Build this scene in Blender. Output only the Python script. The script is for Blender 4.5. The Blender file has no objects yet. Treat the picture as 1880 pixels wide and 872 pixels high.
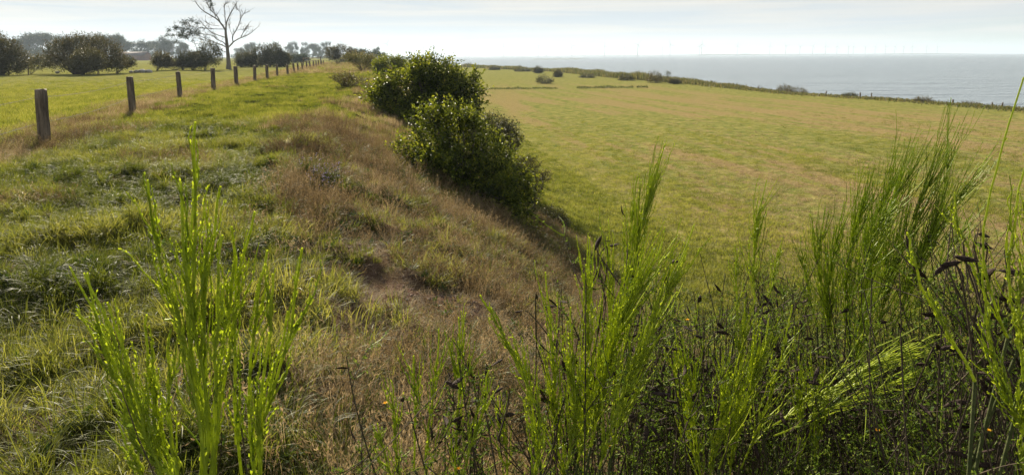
import bpy, math
import numpy as np
from mathutils import Matrix, Vector

SC = bpy.context.scene
COL = SC.collection
R = math.radians
rng = np.random.default_rng(7)

# ------------------------------------------------------------------ camera
PW, PH, FPX = 1880.0, 872.0, 1253.0
CXP, CYP = 940.0, 245.0
PITCH, ROLL = R(6.47), R(-0.29)
cam_d = bpy.data.cameras.new('camera'); cam = bpy.data.objects.new('camera', cam_d); COL.objects.link(cam)
cam_m = Matrix.Rotation(R(90) - PITCH, 4, 'X') @ Matrix.Rotation(ROLL, 4, 'Z')
cam.matrix_world = cam_m
cam_d.sensor_width = 36.0; cam_d.lens = 36.0 * FPX / PW
cam_d.shift_y = -(PH / 2 - CYP) / PW
cam_d.clip_start = 0.05; cam_d.clip_end = 60000
cam_d.dof.use_dof = True; cam_d.dof.focus_distance = 7.0; cam_d.dof.aperture_fstop = 20.0
SC.camera = cam

# ------------------------------------------------------------------ world, sun, exposure
SUN_AZ, SUN_EL = R(-25), R(26)
sun_dir = Vector((math.sin(SUN_AZ) * math.cos(SUN_EL), math.cos(SUN_AZ) * math.cos(SUN_EL), math.sin(SUN_EL)))
world = bpy.data.worlds.new("World"); SC.world = world; world.use_nodes = True
wt = world.node_tree; wt.nodes.clear()
sky = wt.nodes.new('ShaderNodeTexSky'); sky.sky_type = 'NISHITA'; sky.sun_disc = False
sky.sun_elevation = SUN_EL; sky.sun_rotation = SUN_AZ; sky.air_density = 1.0; sky.dust_density = 0.4; sky.ozone_density = 1.5
tc = wt.nodes.new('ShaderNodeTexCoord')
mp = wt.nodes.new('ShaderNodeMapping'); mp.inputs['Scale'].default_value = (1.0, 1.0, 26.0); mp.inputs['Rotation'].default_value = (0.0, R(4), R(20))
nz = wt.nodes.new('ShaderNodeTexNoise'); nz.inputs['Scale'].default_value = 3.2; nz.inputs['Detail'].default_value = 7; nz.inputs['Roughness'].default_value = 0.55; nz.inputs['Distortion'].default_value = 0.6
rp = wt.nodes.new('ShaderNodeValToRGB'); rp.color_ramp.elements[0].position = 0.42; rp.color_ramp.elements[1].position = 0.64
rp.color_ramp.elements[0].color = (0.10, 0.10, 0.10, 1); rp.color_ramp.elements[1].color = (0.95, 0.95, 0.95, 1)
mx = wt.nodes.new('ShaderNodeMix'); mx.data_type = 'RGBA'; mx.inputs[7].default_value = (6.5, 6.2, 5.7, 1)
bg = wt.nodes.new('ShaderNodeBackground'); bg.inputs['Strength'].default_value = 0.05
wo = wt.nodes.new('ShaderNodeOutputWorld')
L = wt.links.new
L(tc.outputs['Generated'], mp.inputs[0]); L(mp.outputs[0], nz.inputs[0]); L(nz.outputs[0], rp.inputs[0])
cl = wt.nodes.new('ShaderNodeVectorMath'); cl.operation = 'MINIMUM'; cl.inputs[1].default_value = (4.6, 5.2, 5.75)
L(rp.outputs[0], mx.inputs[0]); L(sky.outputs[0], cl.inputs[0]); L(cl.outputs[0], mx.inputs[6]); L(mx.outputs[2], bg.inputs[0]); L(bg.outputs[0], wo.inputs[0])
sd = bpy.data.lights.new('sun', 'SUN'); sd.energy = 5.0; sd.angle = R(0.6); sd.color = (1.0, 0.89, 0.70)
so = bpy.data.objects.new('sun', sd); COL.objects.link(so); so.location = (-20, 40, 60)
so.rotation_euler = sun_dir.to_track_quat('Z', 'Y').to_euler()
SC.view_settings.view_transform = 'Standard'; SC.view_settings.look = 'None'
SC.view_settings.exposure = 1.28; SC.view_settings.gamma = 1.0; SC.view_settings.use_curve_mapping = False
cy = SC.cycles
cy.max_bounces = 7; cy.diffuse_bounces = 2; cy.glossy_bounces = 2; cy.transmission_bounces = 4; cy.volume_bounces = 0
cy.transparent_max_bounces = 6; cy.sample_clamp_indirect = 5.0; cy.use_denoising = True

# ------------------------------------------------------------------ helpers
_ci = np.array(cam_m.to_3x3())
def P(u, v, y):
    """world point on the vertical plane y metres ahead that pixel (u, v) of the photograph looks at"""
    d = _ci @ np.array([(u - CXP) / FPX, -(v - CYP) / FPX, -1.0])
    return d * (y / d[1])

def hash2(ix, iy, s=0):
    ix = ix.astype(np.int64); iy = iy.astype(np.int64)
    n = (ix * 374761393 + iy * 668265263 + s * 974634777) & 0xffffffff
    n = ((n ^ (n >> 13)) * 1274126177) & 0xffffffff
    n = ((n ^ (n >> 16)) * 2246822519) & 0xffffffff
    return ((n ^ (n >> 15)) & 0xffff) / 65535.0
def vnoise(x, y, s=0):
    x = np.asarray(x, float); y = np.asarray(y, float)
    ix, iy = np.floor(x), np.floor(y); fx, fy = x - ix, y - iy
    fx = fx * fx * (3 - 2 * fx); fy = fy * fy * (3 - 2 * fy)
    a = hash2(ix, iy, s); b = hash2(ix + 1, iy, s); c = hash2(ix, iy + 1, s); d = hash2(ix + 1, iy + 1, s)
    return (a * (1 - fx) + b * fx) * (1 - fy) + (c * (1 - fx) + d * fx) * fy
def fbm(x, y, s=0, o=3):
    t = 0; a = 0.5; n = 0
    for k in range(o):
        t = t + a * vnoise(x * 2 ** k, y * 2 ** k, s + k); n += a; a *= 0.55
    return t / n
def sstep(a, b, x):
    t = np.clip((np.asarray(x, float) - a) / (b - a), 0, 1); return t * t * (3 - 2 * t)

def edge_x(y):  return np.interp(y, [-60, -20, 0, 5.5, 12.4, 22.6, 46, 68, 170, 400, 830, 3000, 9000], [8, 3, 0, -1.8, -3.6, -5.6, -9.3, -13, -33, -80, -166, -602, -2200])
def fence_x(y): return np.interp(y, [-40, 0, 13, 20.4, 29, 41.3, 58, 77, 99, 142, 400, 3000], [0, -5.3, -9.0, -11.4, -14.1, -16.7, -19.9, -24.2, -29.4, -39.2, -98, -700])
def shore_x(y): return np.interp(y, [-100, 0, 67.6, 79, 95.7, 132, 168, 233, 287, 350, 830, 1500, 3000, 9000], [72, 60, 50.7, 48, 41, 36, 28, 18.6, -2.3, -22, -106, -240, -575, -2150])
ZM, ZS = -5.5, -6.35
def height(x, y, micro=True):
    x = np.asarray(x, float); y = np.asarray(y, float)
    q = x - edge_x(y); g = x - fence_x(y)
    z = -1.65 - 3.85 * sstep(-0.6, 9.0, q)
    z = z - 0.40 * sstep(0.6, 7.0, -g) - 0.0016 * np.clip(-g - 10, 0, 400)
    z = z - 2.2 * sstep(-0.5, 5, x - shore_x(y))
    if micro:
        near = np.exp(-np.clip(y, 0, None) / 45.0)
        cr = sstep(0.5, 1.8, g) * (1 - sstep(6, 10, q))
        z = z + cr * near * (0.30 * (fbm(x * 1.1, y * 1.1, 3, 2) - 0.5) + 0.30 * (fbm(x * 3.2, y * 3.2, 9, 2) - 0.5))
        z = z + (1 - cr) * 0.10 * (fbm(x * 0.25, y * 0.25, 5, 2) - 0.5) * sstep(-4, -10, x - shore_x(y))
        # low ridge of turf along the top edge
        z = z + 0.10 * np.exp(-((q + 0.3) / 0.9) ** 2) * near
    return z
def dryness(x, y):
    q = x - edge_x(y); g = x - fence_x(y)
    n = fbm(x * 0.55, y * 0.55, 21, 3); n2 = fbm(x * 1.7, y * 1.7, 31, 2)
    band = sstep(-.9, 0.5, q + (n - .5) * 2.4) * (1 - sstep(4.2, 6.2, q + (n - .5) * 3))
    verge = np.exp(-((g + 0.5) / 0.9) ** 2) * sstep(.35, .65, n)
    return np.clip(band * (0.80 + 0.9 * (n2 - 0.42)) + verge * 0.9 + 0.5 * sstep(0.64, 0.78, n) * (q < 0) * (g > 0), 0, 1)
def bareness(x, y):
    n = fbm(x * 0.9, y * 0.9, 41, 3)
    b = np.exp(-(((x + 1.15) / 0.85) ** 2 + ((y - 5.1) / 1.5) ** 2)) + .8 * np.exp(-(((x + 0.9) / 1.2) ** 2 + ((y - 3.4) / 0.55) ** 2)) + .8 * np.exp(-(((x + 0.05) / 0.7) ** 2 + ((y - 6.3) / 0.9) ** 2)) + .7 * np.exp(-(((x + 2.0) / 0.6) ** 2 + ((y - 2.9) / 0.4) ** 2))
    q = x - edge_x(y)
    b = b + 0.5 * sstep(0.58, 0.7, n) * sstep(0.2, 1.2, q) * (1 - sstep(5, 8, q))
    return np.clip(b * (0.1 + 1.2 * n) * sstep(.35, .6, fbm(x * 2.3, y * 2.3, 43, 3)) * 1.1, 0, 1)

def new_mesh(name, V, F, mat, parent=None, attrs=None, smooth=False, loc=None, link=True, mats=None, midx=None):
    """F is a list of equally sized index arrays"""
    me = bpy.data.meshes.new(name)
    V = np.asarray(V, np.float32)
    if not isinstance(F, list): F = [F]
    F = [np.asarray(f, np.int32) for f in F if len(f)]
    loops = np.concatenate([f.ravel() for f in F]); tot = np.concatenate([np.full(len(f), f.shape[1], np.int32) for f in F])
    st = np.concatenate([[0], np.cumsum(tot)[:-1]]).astype(np.int32)
    me.vertices.add(len(V)); me.vertices.foreach_set('co', V.ravel())
    me.loops.add(len(loops)); me.loops.foreach_set('vertex_index', loops)
    me.polygons.add(len(tot)); me.polygons.foreach_set('loop_start', st); me.polygons.foreach_set('loop_total', tot)
    for k, a in (attrs or {}).items():
        at = me.attributes.new(k, 'FLOAT', 'POINT'); at.data.foreach_set('value', np.asarray(a, np.float32))
    for m in (mats or [mat]): me.materials.append(m)
    if midx is not None: me.polygons.foreach_set('material_index', np.asarray(midx, np.int32))
    if smooth: me.polygons.foreach_set('use_smooth', np.ones(len(tot), bool))
    me.update(calc_edges=True)
    o = bpy.data.objects.new(name, me)
    if link: COL.objects.link(o)
    if parent is not None: o.parent = parent
    if loc is not None: o.location = loc
    return o
def tag(o, label=None, cat=None, group=None, kind=None):
    if label: o['label'] = label
    if cat: o['category'] = cat
    if group: o['group'] = group
    if kind: o['kind'] = kind
    return o
def thing(name, loc, label, cat, group=None):
    o = bpy.data.objects.new(name, None); COL.objects.link(o); o.location = loc; o.empty_display_size = 0.2
    return tag(o, label, cat, group)

class MB:
    """collects tubes and loose faces into one mesh"""
    def __init__(s): s.v = []; s.q = []; s.t = []; s.a = []; s.n = 0; s.mq = []; s.mt = []
    def add(s, V, Q=None, T=None, a=0.5, m=0):
        V = np.asarray(V, float).reshape(-1, 3)
        s.v.append(V); s.a.append(np.broadcast_to(np.asarray(a, float), (len(V),)))
        if Q is not None and len(Q): s.q.append(np.asarray(Q) + s.n); s.mq.append(np.full(len(Q), m))
        if T is not None and len(T): s.t.append(np.asarray(T) + s.n); s.mt.append(np.full(len(T), m))
        s.n += len(V)
    def tube(s, pts, rad, sides=5, a=0.5, m=0, cap=False):
        pts = np.asarray(pts, float); n = len(pts); rad = np.broadcast_to(np.asarray(rad, float), (n,))
        tg = np.gradient(pts, axis=0); tg /= np.linalg.norm(tg, axis=1)[:, None] + 1e-9
        ref = np.array([0, 0, 1.0]) if abs(tg[0][2]) < 0.8 else np.array([1.0, 0, 0])
        s1 = np.cross(tg, ref); s1 /= np.linalg.norm(s1, axis=1)[:, None] + 1e-9; s2 = np.cross(tg, s1)
        an = np.arange(sides) * 2 * np.pi / sides
        V = pts[:, None] + rad[:, None, None] * (np.cos(an)[None, :, None] * s1[:, None] + np.sin(an)[None, :, None] * s2[:, None])
        i = np.arange(n - 1)[:, None] * sides; j = np.arange(sides)[None]; j2 = (j + 1) % sides
        Q = np.stack([i + j, i + j2, i + sides + j2, i + sides + j], -1).reshape(-1, 4)
        T = None
        V = V.reshape(-1, 3)
        if cap:
            V = np.vstack([V, pts[-1:]]); k = (n - 1) * sides; T = np.stack([k + np.arange(sides), k + (np.arange(sides) + 1) % sides, np.full(sides, n * sides)], -1)
        s.add(V, Q, T, a, m)
    def leaves(s, C, D, N, ln, wd, a, m=0, fold=0.0):
        """diamond leaves: base points C, directions D, side vectors N"""
        C = np.asarray(C, float); k = len(C)
        if not k: return
        ln = np.broadcast_to(ln, (k,))[:, None]; wd = np.broadcast_to(wd, (k,))[:, None]
        D = D / (np.linalg.norm(D, axis=1)[:, None] + 1e-9); S = np.cross(D, N); S /= np.linalg.norm(S, axis=1)[:, None] + 1e-9; U = np.cross(S, D)
        V = np.stack([C, C + D * ln * .45 + S * wd * .5 + U * ln * fold, C + D * ln - U * ln * fold * .6, C + D * ln * .45 - S * wd * .5 + U * ln * fold], 1).reshape(-1, 3)
        b = np.arange(k)[:, None] * 4
        if fold: s.add(V, None, np.concatenate([b + np.array([0, 1, 2]), b + np.array([0, 2, 3])]), np.repeat(np.broadcast_to(a, (k,)), 4), m)
        else: s.add(V, b + np.array([0, 1, 2, 3]), None, np.repeat(np.broadcast_to(a, (k,)), 4), m)
    def build(s, name, mats, parent=None, smooth=False, origin=None):
        V = np.concatenate(s.v)
        if origin is not None: V = V - np.asarray(origin)
        F = []; mi = []
        if s.q: F.append(np.concatenate(s.q)); mi.append(np.concatenate(s.mq))
        if s.t: F.append(np.concatenate(s.t)); mi.append(np.concatenate(s.mt))
        if not isinstance(mats, (list, tuple)): mats = [mats]
        return new_mesh(name, V, F, None, parent, {'tint': np.concatenate(s.a)}, smooth, mats=mats, midx=np.concatenate(mi))

def unit(v): v = np.asarray(v, float); return v / (np.linalg.norm(v, axis=-1, keepdims=True) + 1e-9)
def rdir(n): return unit(rng.normal(size=(n, 3)))
def bez(p0, p1, p2, n):
    t = np.linspace(0, 1, n)[:, None]; return (1 - t) ** 2 * p0 + 2 * t * (1 - t) * p1 + t * t * p2
def spl(pts, n):
    pts = np.asarray(pts, float); m = len(pts)
    if m < 3: return np.array([pts[0] + (pts[-1] - pts[0]) * t for t in np.linspace(0, 1, n)])
    q = np.vstack([2 * pts[0] - pts[1], pts, 2 * pts[-1] - pts[-2]]); out = []
    for t in np.linspace(0, m - 1 - 1e-6, n):
        i = int(t); f = t - i; a, b, c, d = q[i:i + 4]
        out.append(.5 * ((2 * b) + (-a + c) * f + (2 * a - 5 * b + 4 * c - d) * f * f + (-a + 3 * b - 3 * c + d) * f ** 3))
    return np.array(out)

# ------------------------------------------------------------------ materials
def nt_new(name):
    m = bpy.data.materials.new(name); m.use_nodes = True; t = m.node_tree; t.nodes.clear(); return m, t
def leaf_mat(name, cols, trans=0.45, rough=0.45, spec=0.4, src='GEOMETRY', tcol=None, jitter=0.0):
    """cols: colour stops along the per-leaf attribute 'tint'"""
    m, t = nt_new(name); N = t.nodes.new; K = t.links.new
    at = N('ShaderNodeAttribute'); at.attribute_name = 'tint'; at.attribute_type = src
    cr = N('ShaderNodeValToRGB'); e = cr.color_ramp.elements
    while len(e) < len(cols): e.new(0.5)
    for i, c in enumerate(cols): e[i].position = i / (len(cols) - 1); e[i].color = (*c, 1)
    val = at.outputs['Fac']
    if src == 'INSTANCER':
        g = N('ShaderNodeAttribute'); g.attribute_name = 'blade'; g.attribute_type = 'GEOMETRY'
        ma = N('ShaderNodeMath'); ma.operation = 'MULTIPLY_ADD'; ma.inputs[1].default_value = 0.45; K(g.outputs['Fac'], ma.inputs[0])
        mb = N('ShaderNodeMath'); mb.operation = 'SUBTRACT'; mb.inputs[1].default_value = 0.225; K(at.outputs['Fac'], mb.inputs[0]); K(mb.outputs[0], ma.inputs[2]); val = ma.outputs[0]
    K(val, cr.inputs[0])
    p = N('ShaderNodeBsdfPrincipled'); p.inputs['Roughness'].default_value = rough; p.inputs['Specular IOR Level'].default_value = spec
    K(cr.outputs[0], p.inputs['Base Color'])
    tr = N('ShaderNodeBsdfTranslucent'); hs = N('ShaderNodeMix'); hs.data_type = 'RGBA'; hs.blend_type = 'MULTIPLY'; hs.inputs[0].default_value = 1
    hs.inputs[7].default_value = (*(tcol or (1.7, 1.6, 0.8)), 1); K(cr.outputs[0], hs.inputs[6]); K(hs.outputs[2], tr.inputs[0])
    ms = N('ShaderNodeMixShader'); ms.inputs[0].default_value = trans; K(p.outputs[0], ms.inputs[1]); K(tr.outputs[0], ms.inputs[2])
    o = N('ShaderNodeOutputMaterial'); K(ms.outputs[0], o.inputs[0]); return m
def solid_mat(name, c1, c2, scale=20, rough=0.85, bump=0.3, stretch=(1, 1, 1), spec=0.2):
    m, t = nt_new(name); N = t.nodes.new; K = t.links.new
    tcx = N('ShaderNodeTexCoord'); mpx = N('ShaderNodeMapping'); mpx.inputs['Scale'].default_value = stretch; K(tcx.outputs['Object'], mpx.inputs[0])
    n = N('ShaderNodeTexNoise'); n.inputs['Scale'].default_value = scale; n.inputs['Detail'].default_value = 6; n.inputs['Roughness'].default_value = 0.65; K(mpx.outputs[0], n.inputs[0])
    cr = N('ShaderNodeValToRGB'); cr.color_ramp.elements[0].position = .35; cr.color_ramp.elements[1].position = .65
    cr.color_ramp.elements[0].color = (*c1, 1); cr.color_ramp.elements[1].color = (*c2, 1); K(n.outputs[0], cr.inputs[0])
    p = N('ShaderNodeBsdfPrincipled'); p.inputs['Roughness'].default_value = rough; p.inputs['Specular IOR Level'].default_value = spec; K(cr.outputs[0], p.inputs['Base Color'])
    b = N('ShaderNodeBump'); b.inputs['Strength'].default_value = bump; b.inputs['Distance'].default_value = 0.01; K(n.outputs[0], b.inputs['Height']); K(b.outputs[0], p.inputs['Normal'])
    o = N('ShaderNodeOutputMaterial'); K(p.outputs[0], o.inputs[0]); return m

M_BARK = solid_mat('bark', (0.055, 0.045, 0.036), (0.14, 0.12, 0.095), 12, stretch=(1, 1, .2))
M_TWIG = solid_mat('brown_twig', (0.035, 0.026, 0.018), (0.10, 0.075, 0.05), 60)
M_GTWIG = solid_mat('olive_twig', (0.045, 0.06, 0.018), (0.10, 0.11, 0.04), 50)
M_DEAD = solid_mat('dead_wood', (0.10, 0.085, 0.07), (0.21, 0.19, 0.16), 3, stretch=(1, 1, .2))
M_POST = solid_mat('weathered_post_wood', (0.060, 0.044, 0.032), (0.23, 0.18, 0.13), 16, bump=1.0, stretch=(1, 1, .12))
M_WIRE = solid_mat('rusty_wire', (0.16, 0.15, 0.14), (0.26, 0.24, 0.22), 40, rough=.8, spec=.1)
M_BROOM = leaf_mat('broom_green', [(0.10, 0.150, 0.014), (0.23, 0.310, 0.026), (0.37, 0.44, 0.045)], .42, .45, .25, tcol=(1.6, 1.5, .7))
M_BROOML = leaf_mat('broom_leaflet', [(0.04, 0.075, 0.015), (0.08, 0.13, 0.025), (0.15, 0.17, 0.05)], .45, .7, .1)
M_POD = solid_mat('dry_pod', (0.016, 0.010, 0.008), (0.060, 0.040, 0.032), 90, rough=.8, bump=.8, spec=.12)
M_PETAL = leaf_mat('yellow_petal', [(0.7, 0.35, 0.02), (0.8, 0.55, 0.03)], .4, .6, .2)
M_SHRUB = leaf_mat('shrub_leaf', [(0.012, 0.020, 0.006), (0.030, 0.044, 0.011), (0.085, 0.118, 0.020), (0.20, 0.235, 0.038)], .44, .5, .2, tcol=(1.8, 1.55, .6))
M_SHRUBD = leaf_mat('dark_shrub_leaf', [(0.020, 0.027, 0.012), (0.042, 0.048, 0.019), (0.085, 0.075, 0.035)], .25, .5, .3)
M_RUST = leaf_mat('rusty_shrub_leaf', [(0.026, 0.030, 0.014), (0.056, 0.055, 0.026), (0.12, 0.095, 0.05)], .25, .55, .3)
M_TREE = leaf_mat('tree_leaf', [(0.010, 0.020, 0.009), (0.020, 0.036, 0.013), (0.042, 0.060, 0.022)], .2, .55, .25)
M_REED = leaf_mat('reed_leaf', [(0.05, 0.065, 0.025), (0.10, 0.10, 0.045), (0.18, 0.145, 0.085)], .35, .6, .2)
M_GRASS = leaf_mat('grass_blade', [(0.028, 0.042, 0.008), (0.068, 0.090, 0.015), (0.138, 0.158, 0.035), (0.225, 0.225, 0.078)], .48, .52, .13, 'INSTANCER', tcol=(1.6, 1.48, .72))
M_DRY = leaf_mat('dry_grass_blade', [(0.052, 0.038, 0.021), (0.120, 0.090, 0.048), (0.225, 0.178, 0.102), (0.40, 0.335, 0.22)], .40, .7, .1, 'INSTANCER', tcol=(1.35, 1.2, 1.0))
M_WEED = leaf_mat('weed_leaf', [(0.022, 0.045, 0.014), (0.045, 0.08, 0.022), (0.09, 0.12, 0.045)], .3, .55, .15, 'INSTANCER')
M_PURPLE = leaf_mat('purple_floret', [(0.12, 0.10, 0.30), (0.24, 0.20, 0.50)], .3, .6, .2)
M_WHITE = leaf_mat('white_floret', [(0.6, 0.58, 0.5), (0.8, 0.78, 0.7)], .3, .7, .2)
M_TURB = solid_mat('turbine_paint', (0.20, 0.21, 0.22), (0.24, 0.25, 0.26), 1, rough=.5, bump=0)
M_BRICK = solid_mat('barn_brick', (0.14, 0.065, 0.045), (0.20, 0.10, 0.07), .8, bump=.1)
M_TILE = solid_mat('barn_roof_tile', (0.07, 0.055, 0.055), (0.12, 0.085, 0.08), .9, bump=.1)
M_DOOR = solid_mat('barn_door_wood', (0.04, 0.05, 0.04), (0.06, 0.07, 0.06), 2)

def ground_mat():
    m, t = nt_new('ground'); N = t.nodes.new; K = t.links.new
    tcx = N('ShaderNodeTexCoord')
    def noise(scale, det=5, rot=0.0, st=(1, 1, 1), rough=.6):
        m0 = N('ShaderNodeMapping'); m0.inputs['Rotation'].default_value = (0, 0, rot); K(tcx.outputs['Object'], m0.inputs[0])
        mm = N('ShaderNodeMapping'); mm.inputs['Scale'].default_value = st; K(m0.outputs[0], mm.inputs[0])
        n = N('ShaderNodeTexNoise'); n.inputs['Scale'].default_value = scale; n.inputs['Detail'].default_value = det; n.inputs['Roughness'].default_value = rough; K(mm.outputs[0], n.inputs[0]); return n.outputs[0]
    def ramp(v, a, b, ca, cb, mid=None):
        r = N('ShaderNodeValToRGB'); r.color_ramp.elements[0].position = a; r.color_ramp.elements[1].position = b
        r.color_ramp.elements[0].color = (*ca, 1); r.color_ramp.elements[1].color = (*cb, 1)
        if mid: e = r.color_ramp.elements.new((a + b) / 2); e.color = (*mid, 1)
        K(v, r.inputs[0]); return r.outputs[0]
    def mix(f, a, b):
        x = N('ShaderNodeMix'); x.data_type = 'RGBA'
        if isinstance(f, (int, float)): x.inputs[0].default_value = f
        else: K(f, x.inputs[0])
        K(a, x.inputs[6]); K(b, x.inputs[7]); return x.outputs[2]
    def attr(n): a = N('ShaderNodeAttribute'); a.attribute_name = n; return a.outputs['Fac']
    fine = noise(9, 8, rough=.75); mid = noise(1.3, 6); big = noise(0.09, 5)
    # short pasture grass
    g1 = ramp(fine, .3, .72, (0.066, 0.086, 0.020), (0.20, 0.205, 0.060), (0.130, 0.148, 0.038))
    g2 = ramp(fine, .3, .72, (0.125, 0.118, 0.036), (0.36, 0.32, 0.115), (0.245, 0.222, 0.068))
    green = mix(ramp(mid, .38, .62, (0, 0, 0), (1, 1, 1)), g1, g2)
    # mown swaths running along the shore
    sw = noise(0.30, 5, R(-12), (1, .10, 1), .65); sw2 = noise(1.5, 8, R(-12), (1, .18, 1), .8)
    hay = ramp(fine, .3, .75, (0.13, 0.098, 0.042), (0.38, 0.30, 0.15), (0.25, 0.19, 0.082))
    add = N('ShaderNodeMath'); add.operation = 'MULTIPLY_ADD'; add.inputs[1].default_value = 0.36; K(sw2, add.inputs[0]); K(sw, add.inputs[2])
    swf = ramp(add.outputs[0], .635, .715, (0, 0, 0), (1, 1, 1))
    mu = N('ShaderNodeMath'); mu.operation = 'MULTIPLY'; K(swf, mu.inputs[0]); K(attr('mown'), mu.inputs[1])
    col = mix(mu.outputs[0], green, hay)
    # litter and soil under the long grass of the bank
    lit = ramp(fine, .28, .75, (0.035, 0.028, 0.014), (0.17, 0.135, 0.075), (0.085, 0.07, 0.032))
    bankg = ramp(fine, .3, .72, (0.020, 0.028, 0.008), (0.085, 0.09, 0.03), (0.042, 0.052, 0.014))
    bank = mix(attr('dry'), bankg, lit)
    col = mix(attr('bank'), col, bank)
    soil = ramp(noise(22, 8, rough=.8), .3, .72, (0.06, 0.034, 0.024), (0.32, 0.24, 0.185), (0.15, 0.09, 0.065))
    col = mix(attr('bare'), col, soil)
    col = mix(attr('mud'), col, ramp(fine, .3, .7, (0.05, 0.045, 0.035), (0.12, 0.10, 0.08)))
    p = N('ShaderNodeBsdfPrincipled'); p.inputs['Roughness'].default_value = .9; p.inputs['Specular IOR Level'].default_value = .0; K(col, p.inputs['Base Color'])
    b = N('ShaderNodeBump'); b.inputs['Strength'].default_value = .9; b.inputs['Distance'].default_value = .05; K(fine, b.inputs['Height'])
    b2 = N('ShaderNodeBump'); b2.inputs['Strength'].default_value = .6; b2.inputs['Distance'].default_value = .25; K(mid, b2.inputs['Height']); K(b.outputs[0], b2.inputs['Normal']); K(b2.outputs[0], p.inputs['Normal'])
    o = N('ShaderNodeOutputMaterial'); K(p.outputs[0], o.inputs[0]); return m
M_GROUND = ground_mat()
def sea_mat():
    m, t = nt_new('sea_water'); N = t.nodes.new; K = t.links.new
    tcx = N('ShaderNodeTexCoord')
    def noise(scale, st, det=6, rough=.6, rot=R(-30)):
        mm = N('ShaderNodeMapping'); mm.inputs['Scale'].default_value = st; mm.inputs['Rotation'].default_value = (0, 0, rot); K(tcx.outputs['Object'], mm.inputs[0])
        n = N('ShaderNodeTexNoise'); n.inputs['Scale'].default_value = scale; n.inputs['Detail'].default_value = det; n.inputs['Roughness'].default_value = rough; K(mm.outputs[0], n.inputs[0]); return n.outputs[0]
    w1 = noise(.20, (.45, 1, 1), 6, .65, R(18)); w2 = noise(.03, (.35, 1, 1), 5, .6, R(8))
    p = N('ShaderNodeBsdfPrincipled'); p.inputs['Base Color'].default_value = (0.15, 0.18, 0.195, 1); p.inputs['Roughness'].default_value = .14; p.inputs['IOR'].default_value = 1.33
    b = N('ShaderNodeBump'); b.inputs['Strength'].default_value = 1.0; b.inputs['Distance'].default_value = 1.9; K(w1, b.inputs['Height'])
    b2 = N('ShaderNodeBump'); b2.inputs['Strength'].default_value = .5; b2.inputs['Distance'].default_value = 5.0; K(w2, b2.inputs['Height']); K(b.outputs[0], b2.inputs['Normal']); K(b2.outputs[0], p.inputs['Normal'])
    o = N('ShaderNodeOutputMaterial'); K(p.outputs[0], o.inputs[0]); return m

# ------------------------------------------------------------------ ground, sea, haze
def axis(parts):
    out = [np.arange(a, b, s) for a, b, s in parts]; return np.concatenate(out + [[parts[-1][1]]])
gx = axis([(-9000, -3000, 500), (-3000, -600, 60), (-600, -120, 8), (-120, -40, 1.6), (-40, -12, .4), (-12, 6, .09), (6, 14, .3), (14, 70, 1.0), (70, 100, 5)])
gy = axis([(-60, -6, 4), (-6, 1.5, .5), (1.5, 14, .09), (14, 40, .3), (40, 120, 1), (120, 400, 6), (400, 1200, 40), (1200, 9000, 300)])
X, Y = np.meshgrid(gx, gy, indexing='ij'); Z = height(X, Y)
nx, ny = X.shape
idx = np.arange(nx * ny).reshape(nx, ny)
Fq = np.stack([idx[:-1, :-1], idx[1:, :-1], idx[1:, 1:], idx[:-1, 1:]], -1).reshape(-1, 4)
q_ = X - edge_x(Y); g_ = X - fence_x(Y); sh_ = X - shore_x(Y)
bankf = sstep(-.9, .6, g_) * (1 - sstep(5.0, 7.5, q_ + 2.5 * (fbm(X * .4, Y * .4, 77, 2) - .5)))
mown = sstep(9, 14, q_) * sstep(-6, -16, sh_ + 6 * (fbm(X * .1, Y * .1, 5) - .5)) * sstep(75, 25, sh_ * -1 * 0 + Y * .35 - X * .25 + 10)
ground = new_mesh('grass_ground', np.stack([X, Y, Z], -1).reshape(-1, 3), Fq, M_GROUND, smooth=True,
    attrs={'bank': bankf.ravel(), 'dry': np.clip(dryness(X, Y), 0, 1).ravel(), 'bare': (bareness(X, Y) * bankf).ravel(), 'mown': mown.ravel(), 'mud': sstep(-.8, .8, sh_).ravel()})
tag(ground, kind='structure')
sea = new_mesh('sea', [(-9000, -400, ZS), (30000, -400, ZS), (30000, 30000, ZS), (-9000, 30000, ZS)], np.array([[0, 1, 2, 3]]), sea_mat()); tag(sea, kind='structure')

def haze_box():
    m, t = nt_new('haze'); N = t.nodes.new
    v = N('ShaderNodeVolumePrincipled'); v.inputs['Density'].default_value = 0.00018; v.inputs['Color'].default_value = (.70, .84, 1.0, 1); v.inputs['Anisotropy'].default_value = .2
    o = N('ShaderNodeOutputMaterial'); t.links.new(v.outputs[0], o.inputs['Volume'])
    x0, x1, y0, y1, z0, z1 = -9500, 30500, -900, 30500, -32, 125
    V = [(x, y, z) for z in (z0, z1) for y in (y0, y1) for x in (x0, x1)]
    h = new_mesh('haze', V, np.array([[0, 2, 3, 1], [4, 5, 7, 6], [0, 1, 5, 4], [2, 6, 7, 3], [0, 4, 6, 2], [1, 3, 7, 5]]), m); tag(h, kind='stuff')
haze_box()

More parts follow.
